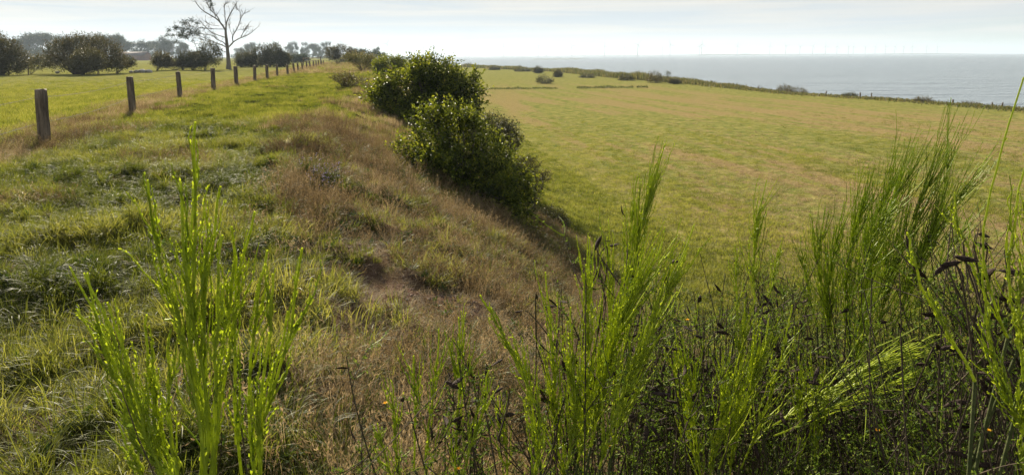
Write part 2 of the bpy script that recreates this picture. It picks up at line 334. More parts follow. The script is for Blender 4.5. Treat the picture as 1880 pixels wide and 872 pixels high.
# far coast: a very low strip of land with a sea dike under the turbines
def far_land(name, x0, x1, y, h, seed):
    n = 60; xs = np.linspace(x0, x1, n); r = np.random.default_rng(seed); mb = MB(); t = np.linspace(0, 1, n)
    hh = h * np.clip(np.minimum(t, 1 - t) * 8, 0, 1) * (.75 + .5 * vnoise(t * 12, t * 0, seed))
    V = []
    for x, hz in zip(xs, hh): V += [(x, y - 60, ZS - .3), (x, y - 15, ZS + hz), (x, y + 15, ZS + hz), (x, y + 60, ZS - .3)]
    i = np.arange(n - 1)[:, None] * 4; Q = np.concatenate([i + np.array([k, k + 4, k + 5, k + 1]) for k in range(3)])
    mb.add(V, Q); o = mb.build(name, M_FAR); tag(o, kind='structure'); return o
M_FAR = solid_mat('far_turf', (0.05, 0.07, 0.03), (0.09, 0.10, 0.05), .02, bump=0)
far_land('far_coast_land', -900, 4500, 6200, 9, 3)
far_land('island_land', 1440, 2060, 5600, 11, 4)
far_land('sandbank_land', 30, 130, 1200, 0.6, 5)

# ------------------------------------------------------------------ grass (uncountable): instanced tufts
def tuft(name, n, ln, spread, arch, width, mat, seed, seg=3, heads=False, lean=0.0):
    r = np.random.default_rng(seed); V = []; F = []; T = []; A = []; k = 0
    for i in range(n):
        an = r.uniform(0, 2 * np.pi); rad = spread * math.sqrt(r.uniform()); b = np.array([rad * math.cos(an), rad * math.sin(an), -0.015])
        da = an + r.normal(0, .9); d = np.array([math.cos(da), math.sin(da), 0]); l = r.uniform(*ln); ar = r.uniform(*arch)
        sd_ = np.array([-d[1], d[0], 0]) * math.cos(r.uniform(-.8, .8)) + np.array([0, 0, .3]) * r.uniform(-1, 1)
        w = width * r.uniform(.7, 1.3); bl = r.uniform()
        ph = R(r.uniform(0, 25)) + lean; p = b.copy(); pts = [p.copy()]
        for s_ in range(seg):
            p = p + l / seg * (math.cos(ph) * np.array([0, 0, 1.0]) + math.sin(ph) * d); ph += ar / seg; pts.append(p.copy())
        for s_, p in enumerate(pts[:-1]): ww = w * (1 - .6 * s_ / seg); V += [p - sd_ * ww, p + sd_ * ww]; A += [bl, bl]
        V.append(pts[-1]); A.append(bl)
        for s_ in range(seg - 1): F.append([k + 2 * s_, k + 2 * s_ + 1, k + 2 * s_ + 3, k + 2 * s_ + 2])
        T.append([k + 2 * seg - 2, k + 2 * seg - 1, k + 2 * seg]); k += 2 * seg + 1
        if heads and r.uniform() < .75:
            for j in range(7):
                q = pts[-1] - (pts[-1] - pts[-2]) * r.uniform(0, .9); dd = r.normal(size=3) * .4 + unit(pts[-1] - pts[-2]) * 1.0; dd = unit(dd) * r.uniform(.012, .03); s2 = unit(np.cross(dd, r.normal(size=3))) * .0025
                V += [q, q + dd * .5 + s2, q + dd, q + dd * .5 - s2]; A += [bl * .6] * 4; F.append([k, k + 1, k + 2, k + 3]); k += 4
    o = new_mesh(name, V, [np.array(F), np.array(T)] if F else np.array(T), mat, attrs={'blade': A}, link=False)
    return tag(o, kind='stuff')
def weed(name, seed):
    r = np.random.default_rng(seed); mb = MB(); n = 16
    an = r.uniform(0, 6.28, n); el = r.uniform(.15, .9, n); D = np.stack([np.cos(an) * np.cos(el), np.sin(an) * np.cos(el), np.sin(el)], -1)
    C = D * r.uniform(.0, .05, n)[:, None]; mb.leaves(C, D, np.tile([0, 0, 1.0], (n, 1)) + .2 * r.normal(size=(n, 3)), r.uniform(.03, .08, n), r.uniform(.015, .03, n), 0.5, fold=.06)
    V = np.concatenate(mb.v); o = new_mesh(name, V, np.concatenate(mb.t), M_WEED, attrs={'blade': np.repeat(r.uniform(size=n), 4)}, link=False); return tag(o, kind='stuff')
def coll(name, obs):
    c = bpy.data.collections.new(name)
    for o in obs: c.objects.link(o)
    return c
C_LUSH = coll('lush_tufts', [tuft('lush_grass', 52, (.06, .19), .085, (.6, 2.0), .0026, M_GRASS, s, 4) for s in range(6)])
C_LONG = coll('long_tufts', [tuft('long_grass', 38, (.14, .32), .06, (.9, 2.3), .0028, M_GRASS, 20 + s, 5) for s in range(4)])
C_DRY = coll('dry_tufts', [tuft('dry_grass', 26, (.14, .36), .08, (.2, 1.1), .0011, M_DRY, 40 + s, 3, True) for s in range(6)])
C_FLAT = coll('flat_tufts', [tuft('withered_grass', 36, (.08, .22), .13, (.3, 1.6), .0016, M_DRY, 60 + s, 3, False, .9) for s in range(5)])
C_WEED = coll('weeds', [weed('low_weed', 80 + s) for s in range(5)])
def clod(name, seed):
    r = np.random.default_rng(seed); V = []
    for a in np.linspace(0.1, 3.04, 5):
        for b in np.arange(6) * 1.047: V.append(np.array([math.sin(a) * math.cos(b), math.sin(a) * math.sin(b), math.cos(a) * .7]) * .013 * (1 + r.normal(0, .2)))
    o = new_mesh(name, V, np.array([[i * 6 + j, i * 6 + (j + 1) % 6, (i + 1) * 6 + (j + 1) % 6, (i + 1) * 6 + j] for i in range(4) for j in range(6)]), M_SOIL, link=False); return tag(o, kind='stuff')
M_SOIL = solid_mat('soil_crumb', (0.07, 0.04, 0.03), (0.24, 0.17, 0.13), 60)
C_CLOD = coll('soil_clods', [clod('soil_crumb', 300 + i) for i in range(5)])
C_FAR = coll('far_tufts', [tuft('far_grass', 60, (.10, .30), .30, (.3, 1.3), .007, M_GRASS, 100 + s, 2) for s in range(4)])
C_FARD = coll('far_dry_tufts', [tuft('far_dry_grass', 60, (.14, .42), .30, (.2, 1.0), .005, M_DRY, 120 + s, 2) for s in range(4)])
C_MEAD = coll('meadow_tufts', [tuft('meadow_grass', 70, (.04, .11), .28, (.3, 1.4), .006, M_GRASS, 140 + s, 2) for s in range(4)])
C_MEADD = coll('stubble_tufts', [tuft('stubble_grass', 60, (.03, .10), .28, (.3, 1.6), .006, M_DRY, 160 + s, 2) for s in range(4)])

def scatter(name, pts, coll_, tint, scale, seed=0, tilt=.25):
    """real points carrying instanced tufts: grass nobody could count"""
    n = len(pts); me = bpy.data.meshes.new(name); me.vertices.add(n); me.vertices.foreach_set('co', np.asarray(pts, np.float32).ravel())
    r = np.random.default_rng(seed + 1000)
    for k, a in (('tint', tint), ('sc', scale)):
        at = me.attributes.new(k, 'FLOAT', 'POINT'); at.data.foreach_set('value', np.asarray(a, np.float32))
    rot = np.stack([r.normal(0, tilt, n), r.normal(0, tilt, n), r.uniform(0, 6.283, n)], -1)
    at = me.attributes.new('rot', 'FLOAT_VECTOR', 'POINT'); at.data.foreach_set('vector', rot.astype(np.float32).ravel())
    o = bpy.data.objects.new(name, me); COL.objects.link(o); tag(o, kind='stuff')
    ng = bpy.data.node_groups.new(name, 'GeometryNodeTree')
    ng.interface.new_socket('Geometry', in_out='INPUT', socket_type='NodeSocketGeometry'); ng.interface.new_socket('Geometry', in_out='OUTPUT', socket_type='NodeSocketGeometry')
    N = ng.nodes.new; K = ng.links.new
    gi = N('NodeGroupInput'); go = N('NodeGroupOutput'); ip = N('GeometryNodeInstanceOnPoints'); ci = N('GeometryNodeCollectionInfo')
    ci.inputs['Collection'].default_value = coll_; ci.inputs['Separate Children'].default_value = True; ci.inputs['Reset Children'].default_value = True
    ip.inputs['Pick Instance'].default_value = True
    def na(nm, ty): a = N('GeometryNodeInputNamedAttribute'); a.data_type = ty; a.inputs['Name'].default_value = nm; return a.outputs['Attribute']
    ri = N('FunctionNodeRandomValue'); ri.data_type = 'INT'; ri.inputs[4].default_value = 0; ri.inputs[5].default_value = 99
    K(gi.outputs[0], ip.inputs['Points']); K(ci.outputs[0], ip.inputs['Instance']); K(ri.outputs[2], ip.inputs['Instance Index'])
    K(na('rot', 'FLOAT_VECTOR'), ip.inputs['Rotation']); K(na('sc', 'FLOAT'), ip.inputs['Scale']); K(ip.outputs[0], go.inputs[0])
    md = o.modifiers.new('scatter', 'NODES'); md.node_group = ng; return o
def in_view(x, y, m=60):
    u = CXP + FPX * x / np.maximum(y, .1) ; return (u > -m - 40 / np.maximum(y, 1)) & (u < PW + m)
def rand_pts(n, y0, y1, x0f, x1f, power=1.0, seed=0):
    r = np.random.default_rng(seed); y = y0 + (y1 - y0) * r.uniform(size=n) ** power
    x = x0f(y) + (x1f(y) - x0f(y)) * r.uniform(size=n); k = in_view(x, y, 120); return x[k], y[k]

def grass():
    r = np.random.default_rng(5)
    # --- near bank and crest 2..16 m
    x, y = rand_pts(60000, 2.0, 17, lambda y: np.maximum(fence_x(y) - 1.5, -.8 * y - .6), lambda y: edge_x(y) + 11, 1.3, 1)
    d = dryness(x, y); b = bareness(x, y); q = x - edge_x(y); u = r.uniform(size=len(x)); keep = u > b * 1.15
    gp = fbm(x * .8, y * .8, 51, 3)       # green vigour
    def put(name, sel, C, tint, sc, seed, tilt=.25):
        s = sel & keep; print(name, s.sum()); z = height(x[s], y[s]); scatter(name, np.stack([x[s], y[s], z], -1), C, tint[s], sc[s], seed, tilt)
    rr = r.uniform(size=len(x)); nn = len(x)
    isdry = rr < d * (.58 + .40 * sstep(.38, .60, fbm(x * 2.1, y * 2.1, 33, 2)))
    tg = np.clip(.56 + 1.25 * (gp - .5) + r.normal(0, .12, nn), .18, 1); td = np.clip(.10 + .8 * fbm(x * .9, y * .9, 61, 2) + r.normal(0, .15, nn), 0, 1)
    u2 = r.uniform(size=nn)
    clump = sstep(.52, .66, fbm(x * 1.5, y * 1.5, 71, 2))
    put('lush_grass', ~isdry & (u2 < .70 - .45 * clump), C_LUSH, tg, r.uniform(.45, 1.15, nn) * (.35 + 1.25 * gp), 1)
    put('long_grass', ~isdry & (u2 > 1 - .22 * clump - .03), C_LONG, tg, r.uniform(.6, 1.1, nn), 2)
    put('tall_dry_grass', isdry & (u2 < .22 + .42 * clump), C_DRY, td, r.uniform(.6, 1.15, nn), 3)
    put('withered_grass', isdry & (u2 > .60) | (~isdry & (u2 > .70) & (u2 < .78)), C_FLAT, td, r.uniform(.6, 1.2, nn), 4)
    put('low_weeds', (u2 > .52) & (u2 < .62 + .16 * (1 - clump) * isdry), C_WEED, tg, r.uniform(.5, 1.1, nn), 5)
    # litter on bare soil
    xc, yc = rand_pts(9000, 2.4, 9, lambda y: edge_x(y) + .1, lambda y: edge_x(y) + 4.5, 1.0, 44); kc = r.uniform(size=len(xc)) < bareness(xc, yc) * 1.2 + .02; xc, yc = xc[kc], yc[kc]
    scatter('soil_crumbs', np.stack([xc, yc, height(xc, yc) - .002], -1), C_CLOD, r.uniform(0, 1, len(xc)), r.uniform(.25, 1.3, len(xc)) ** 2, 45, 1.0)
    nl = 2600; xl = r.normal(-.35, 1.0, nl); yl = r.normal(4.7, 1.2, nl); kl = (fbm(xl * 1.8, yl * 1.8, 47, 2) > .44) & (yl > 2.6) & (xl > edge_x(yl) + .2); xl, yl = xl[kl], yl[kl]
    scatter('pale_litter', np.stack([xl, yl, height(xl, yl)], -1), C_FLAT, r.uniform(.6, 1.0, len(xl)), r.uniform(.25, .6, len(xl)), 46)
    s = (b > .1) & (r.uniform(size=nn) < .55); scatter('dead_litter', np.stack([x[s], y[s], height(x[s], y[s])], -1), C_FLAT, td[s] * .6 + .5, r.uniform(.3, .7, s.sum()), 6)
    # --- crest and bank 16..60 m
    x, y = rand_pts(34000, 15, 70, lambda y: fence_x(y) - 1.8, lambda y: edge_x(y) + 10, 1.6, 2)
    d = dryness(x, y); gp = fbm(x * .8, y * .8, 51, 3); keep = np.ones(len(x), bool); nn = len(x); rr = r.uniform(size=nn); isdry = rr < d * (.4 + .5 * sstep(.38, .60, fbm(x * 1.3, y * 1.3, 33, 2))); u2 = r.uniform(size=nn)
    tg = np.clip(.2 + .75 * gp + r.normal(0, .12, nn), 0, 1); td = np.clip(.15 + .8 * fbm(x * .9, y * .9, 61, 2) + r.normal(0, .15, nn), 0, 1)
    put('crest_grass', ~isdry & (u2 < .8), C_FAR, tg, r.uniform(.3, .7, nn) * (.4 + .9 * gp), 11)
    put('crest_dry_grass', isdry & (u2 < .7), C_FARD, td, r.uniform(.3, .75, nn), 12)
    x, y = rand_pts(14000, 65, 190, lambda y: fence_x(y) - 2.5, lambda y: edge_x(y) + 9, 1.4, 3)
    keep = np.ones(len(x), bool); nn = len(x); d = dryness(x, y); isdry = r.uniform(size=nn) < .2 + .6 * d
    put('distant_crest_grass', ~isdry, C_FAR, r.uniform(.3, .9, nn), r.uniform(.4, .9, nn), 13)
    put('distant_crest_dry_grass', isdry, C_FARD, r.uniform(.3, .9, nn), r.uniform(.6, 1.2, nn), 14)
    # --- tall pale grass along the fence
    x, y = rand_pts(11000, 8, 90, lambda y: fence_x(y) - 1.8, lambda y: fence_x(y) + .5, 1.7, 4)
    keep = np.ones(len(x), bool); nn = len(x)
    put('verge_grass', fbm(x * .5, y * .5, 91, 2) + r.normal(0, .1, nn) > .54, C_DRY, np.clip(r.normal(.8, .2, nn), 0, 1), r.uniform(.35, .75, nn), 15)
    # --- meadow on the right
    x, y = rand_pts(30000, 8, 75, lambda y: edge_x(y) + 5.8, lambda y: np.minimum(shore_x(y) - 1, .85 * y + 2), 1.5, 5)
    keep = np.ones(len(x), bool); nn = len(x); n1 = .7 * fbm((x + .2 * y) * .5, y * .04, 55, 2) + .3 * fbm((x + .2 * y) * 1.8, y * .2, 58, 2)
    hay = r.uniform(size=nn) < sstep(.48, .58, n1) * sstep(10, 18, x - edge_x(y)) * .85
    fd = r.uniform(size=nn) > sstep(22, 70, y); hay = hay & fd
    put('meadow_grass', ~hay & fd, C_MEAD, np.clip(.42 + .5 * fbm(x * .5, y * .5, 56, 2) + r.normal(0, .12, nn), 0, 1), r.uniform(.6, 1.2, nn), 16)
    put('mown_stubble', hay, C_MEADD, np.clip(r.normal(.72, .15, nn), 0, 1), r.uniform(.5, 1.0, nn), 17)
    # --- pasture on the left
    x, y = rand_pts(16000, 10, 75, lambda y: -.85 * y - 4, lambda y: fence_x(y) - 1, 1.4, 6)
    keep = np.ones(len(x), bool); nn = len(x)
    put('pasture_grass', r.uniform(size=nn) > sstep(30, 72, y), C_MEAD, np.clip(.45 + .5 * fbm(x * .5, y * .5, 57, 2) + r.normal(0, .1, nn), 0, 1), r.uniform(.6, 1.3, nn), 18)
grass()

# ------------------------------------------------------------------ fence along the crest
POSTS = [(73, 13.0, 1.10, .235), (240, 20.4, 1.12, .225), (329, 29.0, 1.10, .22), (391, 35.0, 1.12, .25), (434, 41.3, 1.12, .27), (468, 46.5, 1.10, .24), (491, 51.5, 1.08, .25), (509.5, 58, 1.0, .20),
         (529, 64, 1.0, .24), (541, 70, 1.02, .22), (548.5, 77, 1.0, .22), (556, 86, 1.0, .22), (564, 93, 1.05, .22), (570.6, 99, 1.1, .26), (576.6, 106, 1.1, .25), (582, 116, 1.05, .24), (586, 124, 1.05, .25), (591, 132, 1.0, .24), (595, 142, 1.0, .24)]
def post_mesh(mb, p, h, w, lean, seed):
    r = np.random.default_rng(seed); n = 12; rings = 9; V = []
    for i in range(rings):
        t = i / (rings - 1); z = -.35 + (h + .35) * t
        for k in range(n):
            a = 2 * math.pi * k / n; c, s = math.cos(a), math.sin(a); m = max(abs(c), abs(s)); rr = w * .78 / 2 * (.72 / m + .28) * (1 + r.normal(0, .035)) * (1.04 - .05 * t)
            V.append((p[0] + rr * c + lean[0] * z, p[1] + rr * s + lean[1] * z, p[2] + z + (r.normal(0, .012) if i == rings - 1 else 0)))
    V.append((p[0] + lean[0] * h, p[1] + lean[1] * h, p[2] + h + .012)); Q = []
    for i in range(rings - 1):
        for k in range(n): Q.append([i * n + k, i * n + (k + 1) % n, (i + 1) * n + (k + 1) % n, (i + 1) * n + k])
    k0 = (rings - 1) * n; mb.add(V, Q, [[k0 + k, k0 + (k + 1) % n, k0 + n] for k in range(n)])
def wire_run(mb, a, b, sag, rad, barb, seed):
    n = 14; t = np.linspace(0, 1, n); pts = a[None] * (1 - t[:, None]) + b[None] * t[:, None]; pts[:, 2] -= sag * 4 * t * (1 - t); mb.tube(pts, rad, 3)
    if barb:
        r = np.random.default_rng(seed); L_ = np.linalg.norm(b - a)
        for s in np.arange(.06, L_ - .05, .13):
            f = s / L_; p = a * (1 - f) + b * f; p[2] -= sag * 4 * f * (1 - f)
            for _ in range(2):
                d = r.normal(size=3); d = unit(d) * .022; mb.tube(np.array([p - d, p + d]), .0022, 3)
def fence():
    root = thing('field_fence', (fence_x(13), 13, float(height(fence_x(13), 13))), 'wire fence with thick weathered wooden posts running along the top of the grass bank', 'fence')
    ps = []
    for i, (u, y, h, w) in enumerate(POSTS):
        x = (u - CXP) / FPX * y * (1 + 0.0); p0 = P(u, 150, y); x = p0[0]; z = float(height(x, y, True)) - .02
        lean = (rng.normal(.0, .035), rng.normal(0, .03)); mb = MB(); post_mesh(mb, (0, 0, 0), h, w, lean, i)
        # staples holding the wire
        for zz in (h - .12, h - .62): mb.tube([(w * .5 - .01, -.02, zz), (w * .5 + .008, 0, zz), (w * .5 - .01, .02, zz)], .003, 3)
        o = mb.build('post', M_POST, root); o.location = Vector((x, y, z)) - root.location; ps.append((np.array([x, y, z]), h, lean, w))
    for k, dz in ((0, .14), (1, .62)):
        mb = MB()
        prev = None
        first = ps[0][0] + (ps[0][0] - ps[1][0]) * 1.0
        first[2] = height(first[0], first[1]); seq = [(first, 1.1, (0, 0), .22)] + ps
        for i, (p, h, ln, w) in enumerate(seq):
            c = p + np.array([ln[0] * (h - dz), ln[1] * (h - dz) - w * .5 - .004, h - dz])
            if prev is not None: wire_run(mb, prev, c, .035 + .02 * (i % 3), min(.0024, .0024) if i < 4 else .003, i < 4, i + 50 * k)
            prev = c
        o = mb.build('wire', M_WIRE, root); o.location = -root.location
fence()

def gate():
    a, b = P(557, 118, 146), P(589, 118, 138)
    root = thing('field_gate', (a[0], a[1], float(height(a[0], a[1]))), 'low pole gate between two taller posts at the far end of the fence', 'gate')
    o = np.array(root.location)
    for p, h in ((a, 1.75), (b, 1.7)):
        mb = MB(); z = float(height(p[0], p[1])); post_mesh(mb, (0, 0, 0), h, .26, (0, 0), 7); q = mb.build('post', M_POST, root); q.location = Vector((p[0], p[1], z)) - root.location
    for z, r in ((1.55, .07), (1.0, .05)):
        mb = MB(); A = np.array([a[0], a[1] - .2, height(a[0], a[1]) + z]); B = np.array([b[0], b[1] - .2, height(b[0], b[1]) + z]); mb.tube(np.array([A, (A + B) / 2, B]), r, 6); q = mb.build('rail', M_POST, root); q.location = -root.location
gate()

# ------------------------------------------------------------------ shrubs and trees
def foliage(mb, lobes, n, ls, wd, a0, a1, spikes=0, updir=.5, seed=0, shell=.55, per=7, ground=None):
    """leafy shoots spread through the lobes' volume: clumps of small leaves with gaps between"""
    r = np.random.default_rng(seed); lobes = np.asarray(lobes, float); vol = lobes[:, 3] * lobes[:, 4] * lobes[:, 5]; pr = vol ** .62 / (vol ** .62).sum()
    k = r.choice(len(lobes), n, p=pr); c = lobes[k, :3]; s = lobes[k, 3:6]
    d = unit(r.normal(size=(n, 3))); rad = (shell + (1 - shell) * r.uniform(size=n) ** .8) * (1 + .16 * (fbm(d[:, 0] * 3 + k, d[:, 2] * 3 + d[:, 1] * 2, seed, 2) - .5) * 2.6 + r.normal(0, .05, n))
    C = c + d * s * rad[:, None]
    if ground is not None: C = C[C[:, 2] > ground + .02]; d = d[:len(C)]; k = k[:len(C)]
    n = len(C); cen = lobes[:, :3].mean(0); out = unit(C - cen)
    ax = unit(out * .7 + np.array([0, 0, updir]) + r.normal(size=(n, 3)) * .45)
    br = np.clip(r.normal(.5, .22, n) , 0, 1)
    LL = np.repeat(np.arange(n), per); f = np.tile(np.linspace(0, 1, per), n)
    base = C[LL] + ax[LL] * (f * ls * 3.0 * r.uniform(.6, 1.7, n)[LL])[:, None] + r.normal(size=(n * per, 3)) * ls * .25
    dirs = unit(ax[LL] * .6 + r.normal(size=(n * per, 3)) * .8)
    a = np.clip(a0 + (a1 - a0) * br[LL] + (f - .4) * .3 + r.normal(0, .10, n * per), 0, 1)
    mb.leaves(base, dirs, unit(r.normal(size=(n * per, 3)) + np.array([0, 0, .8])), ls * r.uniform(.7, 1.3, n * per), wd * r.uniform(.7, 1.3, n * per), a, 0, fold=.12)
    return C, ax
def limbs(mb, base, lobes, nper, r0, seed, twig=.3, m=0):
    r = np.random.default_rng(seed); base = np.asarray(base, float)
    for lb in lobes:
        c = np.array(lb[:3]); s = np.array(lb[3:6]); b = base
        for i in range(nper):
            e = c + unit(r.normal(size=3)) * s * r.uniform(.5, 1.0); e[2] = max(e[2], base[2] + .1); md = (b + e) / 2 + np.array([0, 0, .15 * s[2]]) + r.normal(size=3) * s * .15
            pts = bez(b, md, e, 7); mb.tube(pts, np.linspace(r0, r0 * .15, 7), 4, m=m)
            for j in range(3):
                q = pts[r.integers(2, 7)]; e2 = q + (unit(e - b) + r.normal(size=3) * .6) * s * twig; mb.tube(bez(q, (q + e2) / 2 + r.normal(size=3) * s * .05, e2, 4), np.linspace(r0 * .3, r0 * .08, 4), 3, m=m)
def shrub(name, base, lobes, n, ls, label, cat='shrub', mat=None, a=(.1, .8), seed=0, group=None, nper=6, r0=.02, updir=.5, shell=.55, whips=0, whip_len=.4, wd=None, per=7):
    """lobes relative to base"""
    base = np.array(base, float); t = thing(name, base, label, cat, group); mb = MB()
    if n >= 3500 and base[1] < 30:      # shoots that break the outline
        rr = np.random.default_rng(seed + 9); big = list(lobes)
        for _ in range(46):
            lb = big[rr.integers(0, len(big))]; d = unit(rr.normal(size=3) + np.array([0, 0, .5])); sc = lb[3] * rr.uniform(.12, .26); lobes = list(lobes) + [(lb[0] + d[0] * lb[3] * 1.08, lb[1] + d[1] * lb[4], lb[2] + d[2] * lb[5] * 1.12, sc, sc, sc * 1.5)]
    C, ax = foliage(mb, lobes, n, ls, wd or ls * .5, a[0], a[1], seed=seed, updir=updir, shell=shell, ground=-1.1 if base[1] < 30 else -.3, per=per)
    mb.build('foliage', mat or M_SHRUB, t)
    mb = MB(); limbs(mb, (0, 0, -.1), lobes[:10], nper, r0, seed + 1)
    r = np.random.default_rng(seed + 3)
    for i in range(whips):
        top = C[np.argsort(-C[:, 2])[r.integers(0, max(2, n // 4))]]; e = top + np.array([r.normal(0, .25), r.normal(0, .25), 1]) * whip_len * r.uniform(.5, 1.2)
        mb.tube(spl([np.array([0, 0, -.1]), top * [.55, .55, .5], top, e], 9), np.linspace(r0 * .6, r0 * .12, 9), 3)
    mb.build('branches', M_BARK, t); return t
def gz(x, y): return float(height(x, y))
def at(u, y, dz=0): p = P(u, 300, y); return (p[0], y, gz(p[0], y) + dz)
def lobes_px(base, y, spec):
    """spec: (u, v, half width px, half height px, depth offset m, half depth m) -> lobes relative to base"""
    out = []
    for (u, v, hw, hh, dy, hd) in spec:
        p = P(u, v, y + dy); s = (y + dy) / FPX; out.append((p[0] - base[0], p[1] - base[1], p[2] - base[2], hw * s, hd, hh * s))
    return out
def px_shrub(name, u, y, spec, n, ls, label, **kw):
    b = at(u, y); return shrub(name, b, lobes_px(b, y, spec), n, ls, label, **kw)

# the two big leafy shrubs on the bank
px_shrub('leafy_shrub', 850, 13.6, [(800, 265, 58, 60, .2, .7), (862, 255, 48, 42, .5, .6), (775, 300, 42, 45, -.3, .5), (835, 320, 80, 60, -.2, .8), (900, 330, 62, 70, .1, .8), (880, 385, 70, 60, -.3, .8), (935, 395, 40, 45, .1, .6), (810, 222, 28, 24, 0, .3), (858, 232, 22, 20, .2, .3), (905, 415, 60, 40, -.2, .6), (870, 350, 70, 60, 0, .8), (950, 430, 30, 20, -.3, .4), (945, 350, 35, 40, .2, .5)],
    5200, .070, 'large leafy green shrub with yellowish tips on the bank, nearer of the two biggest', a=(.0, .95), seed=11, r0=.028, whips=25, whip_len=.2, shell=.35)
px_shrub('leafy_shrub', 790, 25.0, [(800, 150, 42, 36, .5, .9), (850, 178, 30, 38, .6, .8), (745, 175, 45, 42, 0, 1.0), (795, 200, 60, 50, 0, 1.2), (715, 190, 26, 35, -.6, .8), (745, 225, 35, 40, -.8, .9), (840, 210, 32, 32, .2, .9), (768, 140, 18, 18, .3, .4)],
    3800, .12, 'tall round leafy shrub with glossy leaves behind the nearest big shrub on the bank', a=(.0, .92), seed=12, r0=.045, whips=30, whip_len=.3, shell=.5)
px_shrub('dark_shrub', 910, 18.0, [(905, 240, 40, 24, 0, .7), (880, 260, 30, 25, 0, .6), (930, 260, 24, 22, .2, .5)], 1500, .05, 'dark low shrub with fine leaves behind the right side of the big leafy shrub', mat=M_SHRUBD, seed=13, a=(.1, .9), whips=14, whip_len=.35)
px_shrub('reddish_shrub', 975, 17.0, [(965, 308, 26, 15, .2, .6), (945, 330, 34, 22, -.2, .6), (955, 365, 32, 26, -.6, .6), (992, 326, 18, 10, .1, .4), (968, 350, 30, 18, -.3, .5), (945, 400, 32, 22, -.9, .5)], 1900, .038, 'low reddish brown shrub sprawling at the foot of the bank beside the big leafy shrub', mat=M_RUST, seed=14, a=(.2, 1), whips=18, whip_len=.3)
px_shrub('low_shrub', 1010, 17.6, [(1008, 400, 32, 20, 0, .45), (1030, 412, 16, 12, .1, .3)], 700, .035, 'small round dark shrub at the foot of the bank in front of the meadow', mat=M_SHRUBD, seed=15, a=(.2, 1), whips=12, whip_len=.15)
px_shrub('bright_shrub', 716, 62, [(712, 122, 24, 16, 0, 1.2), (730, 120, 13, 13, 0, .8), (700, 125, 12, 12, 0, .8)], 1300, .12, 'small bright green round shrub on the bank edge behind the tall leafy shrub', seed=16, a=(.25, .85), r0=.05)
# brambles along the edge
px_shrub('bramble', 672, 76, [(665, 110, 24, 9, 0, 1.6), (680, 117, 14, 10, 0, 1.2), (645, 107, 14, 7, 0, 1.2)], 900, .12, 'arching brownish bramble thicket on the bank edge left of the bright green shrub', cat='bramble', mat=M_REED, seed=17, a=(0, .9), whips=25, whip_len=.5)
px_shrub('bramble', 640, 36, [(630, 144, 22, 8, 0, .8), (655, 152, 26, 10, 0, .9), (685, 165, 26, 12, -.5, .8)], 900, .06, 'low brown bramble patch trailing over the top of the bank left of the tall shrub', cat='bramble', mat=M_RUST, seed=18, a=(.3, 1), whips=30, whip_len=.25)
px_shrub('bramble', 690, 30, [(700, 178, 22, 14, 0, .8), (690, 196, 18, 10, -.4, .6), (712, 215, 16, 14, -1, .6)], 900, .055, 'low olive bramble tangle tucked against the left foot of the tall leafy shrub', cat='bramble', mat=M_SHRUBD, seed=19, a=(.4, 1), whips=20, whip_len=.2)
px_shrub('crest_bush', 625, 152, [(612, 100, 13, 12, 0, 1.8), (628, 99, 14, 14, 0, 2), (642, 103, 9, 9, 0, 1.5)], 900, .24, 'dark brown green bush closing the far end of the grassy bank', mat=M_RUST, seed=20, a=(.1, .8), whips=14, whip_len=.8)
px_shrub('crest_bush', 668, 190, [(665, 102, 16, 8, 0, 2.5), (690, 107, 14, 8, 0, 2.5)], 500, .3, 'low hazy bush on the far bank edge behind the bramble thicket', mat=M_TREE, seed=21)
# hedge bushes across the left pasture
px_shrub('hedge_bush', 18, 84, [(5, 95, 26, 24, 0, 2.5), (22, 112, 26, 20, 0, 2.5), (-20, 88, 30, 30, 0, 2.5), (8, 122, 40, 14, 0, 2)], 2600, .17, 'dark brownish hedge bush cut off by the left edge of the picture', mat=M_RUST, seed=22, a=(.05, .8), whips=30, whip_len=.8, r0=.06)
px_shrub('hedge_bush', 150, 88, [(125, 95, 36, 24, 0, 3), (155, 88, 38, 22, 0, 3), (185, 98, 32, 26, 0, 3), (150, 115, 60, 18, 0, 3), (205, 112, 24, 20, 0, 2)], 3600, .17, 'largest brownish hedge bush standing across the left pasture behind the fence', mat=M_RUST, seed=23, a=(.05, .85), whips=45, whip_len=1.0, r0=.07)
px_shrub('hedge_bush', 162, 82, [(162, 107, 24, 14, 0, 1.6), (160, 119, 30, 13, 0, 1.6)], 1100, .15, 'lighter green round bush in front of the largest hedge bush', mat=M_SHRUBD, seed=24, a=(.5, 1), r0=.05)
px_shrub('hedge_bush', 70, 92, [(65, 118, 26, 10, 0, 2), (85, 112, 20, 10, 0, 2)], 900, .15, 'low green scrub filling the gap between the two left hedge bushes', mat=M_SHRUBD, seed=25, a=(.3, 1))
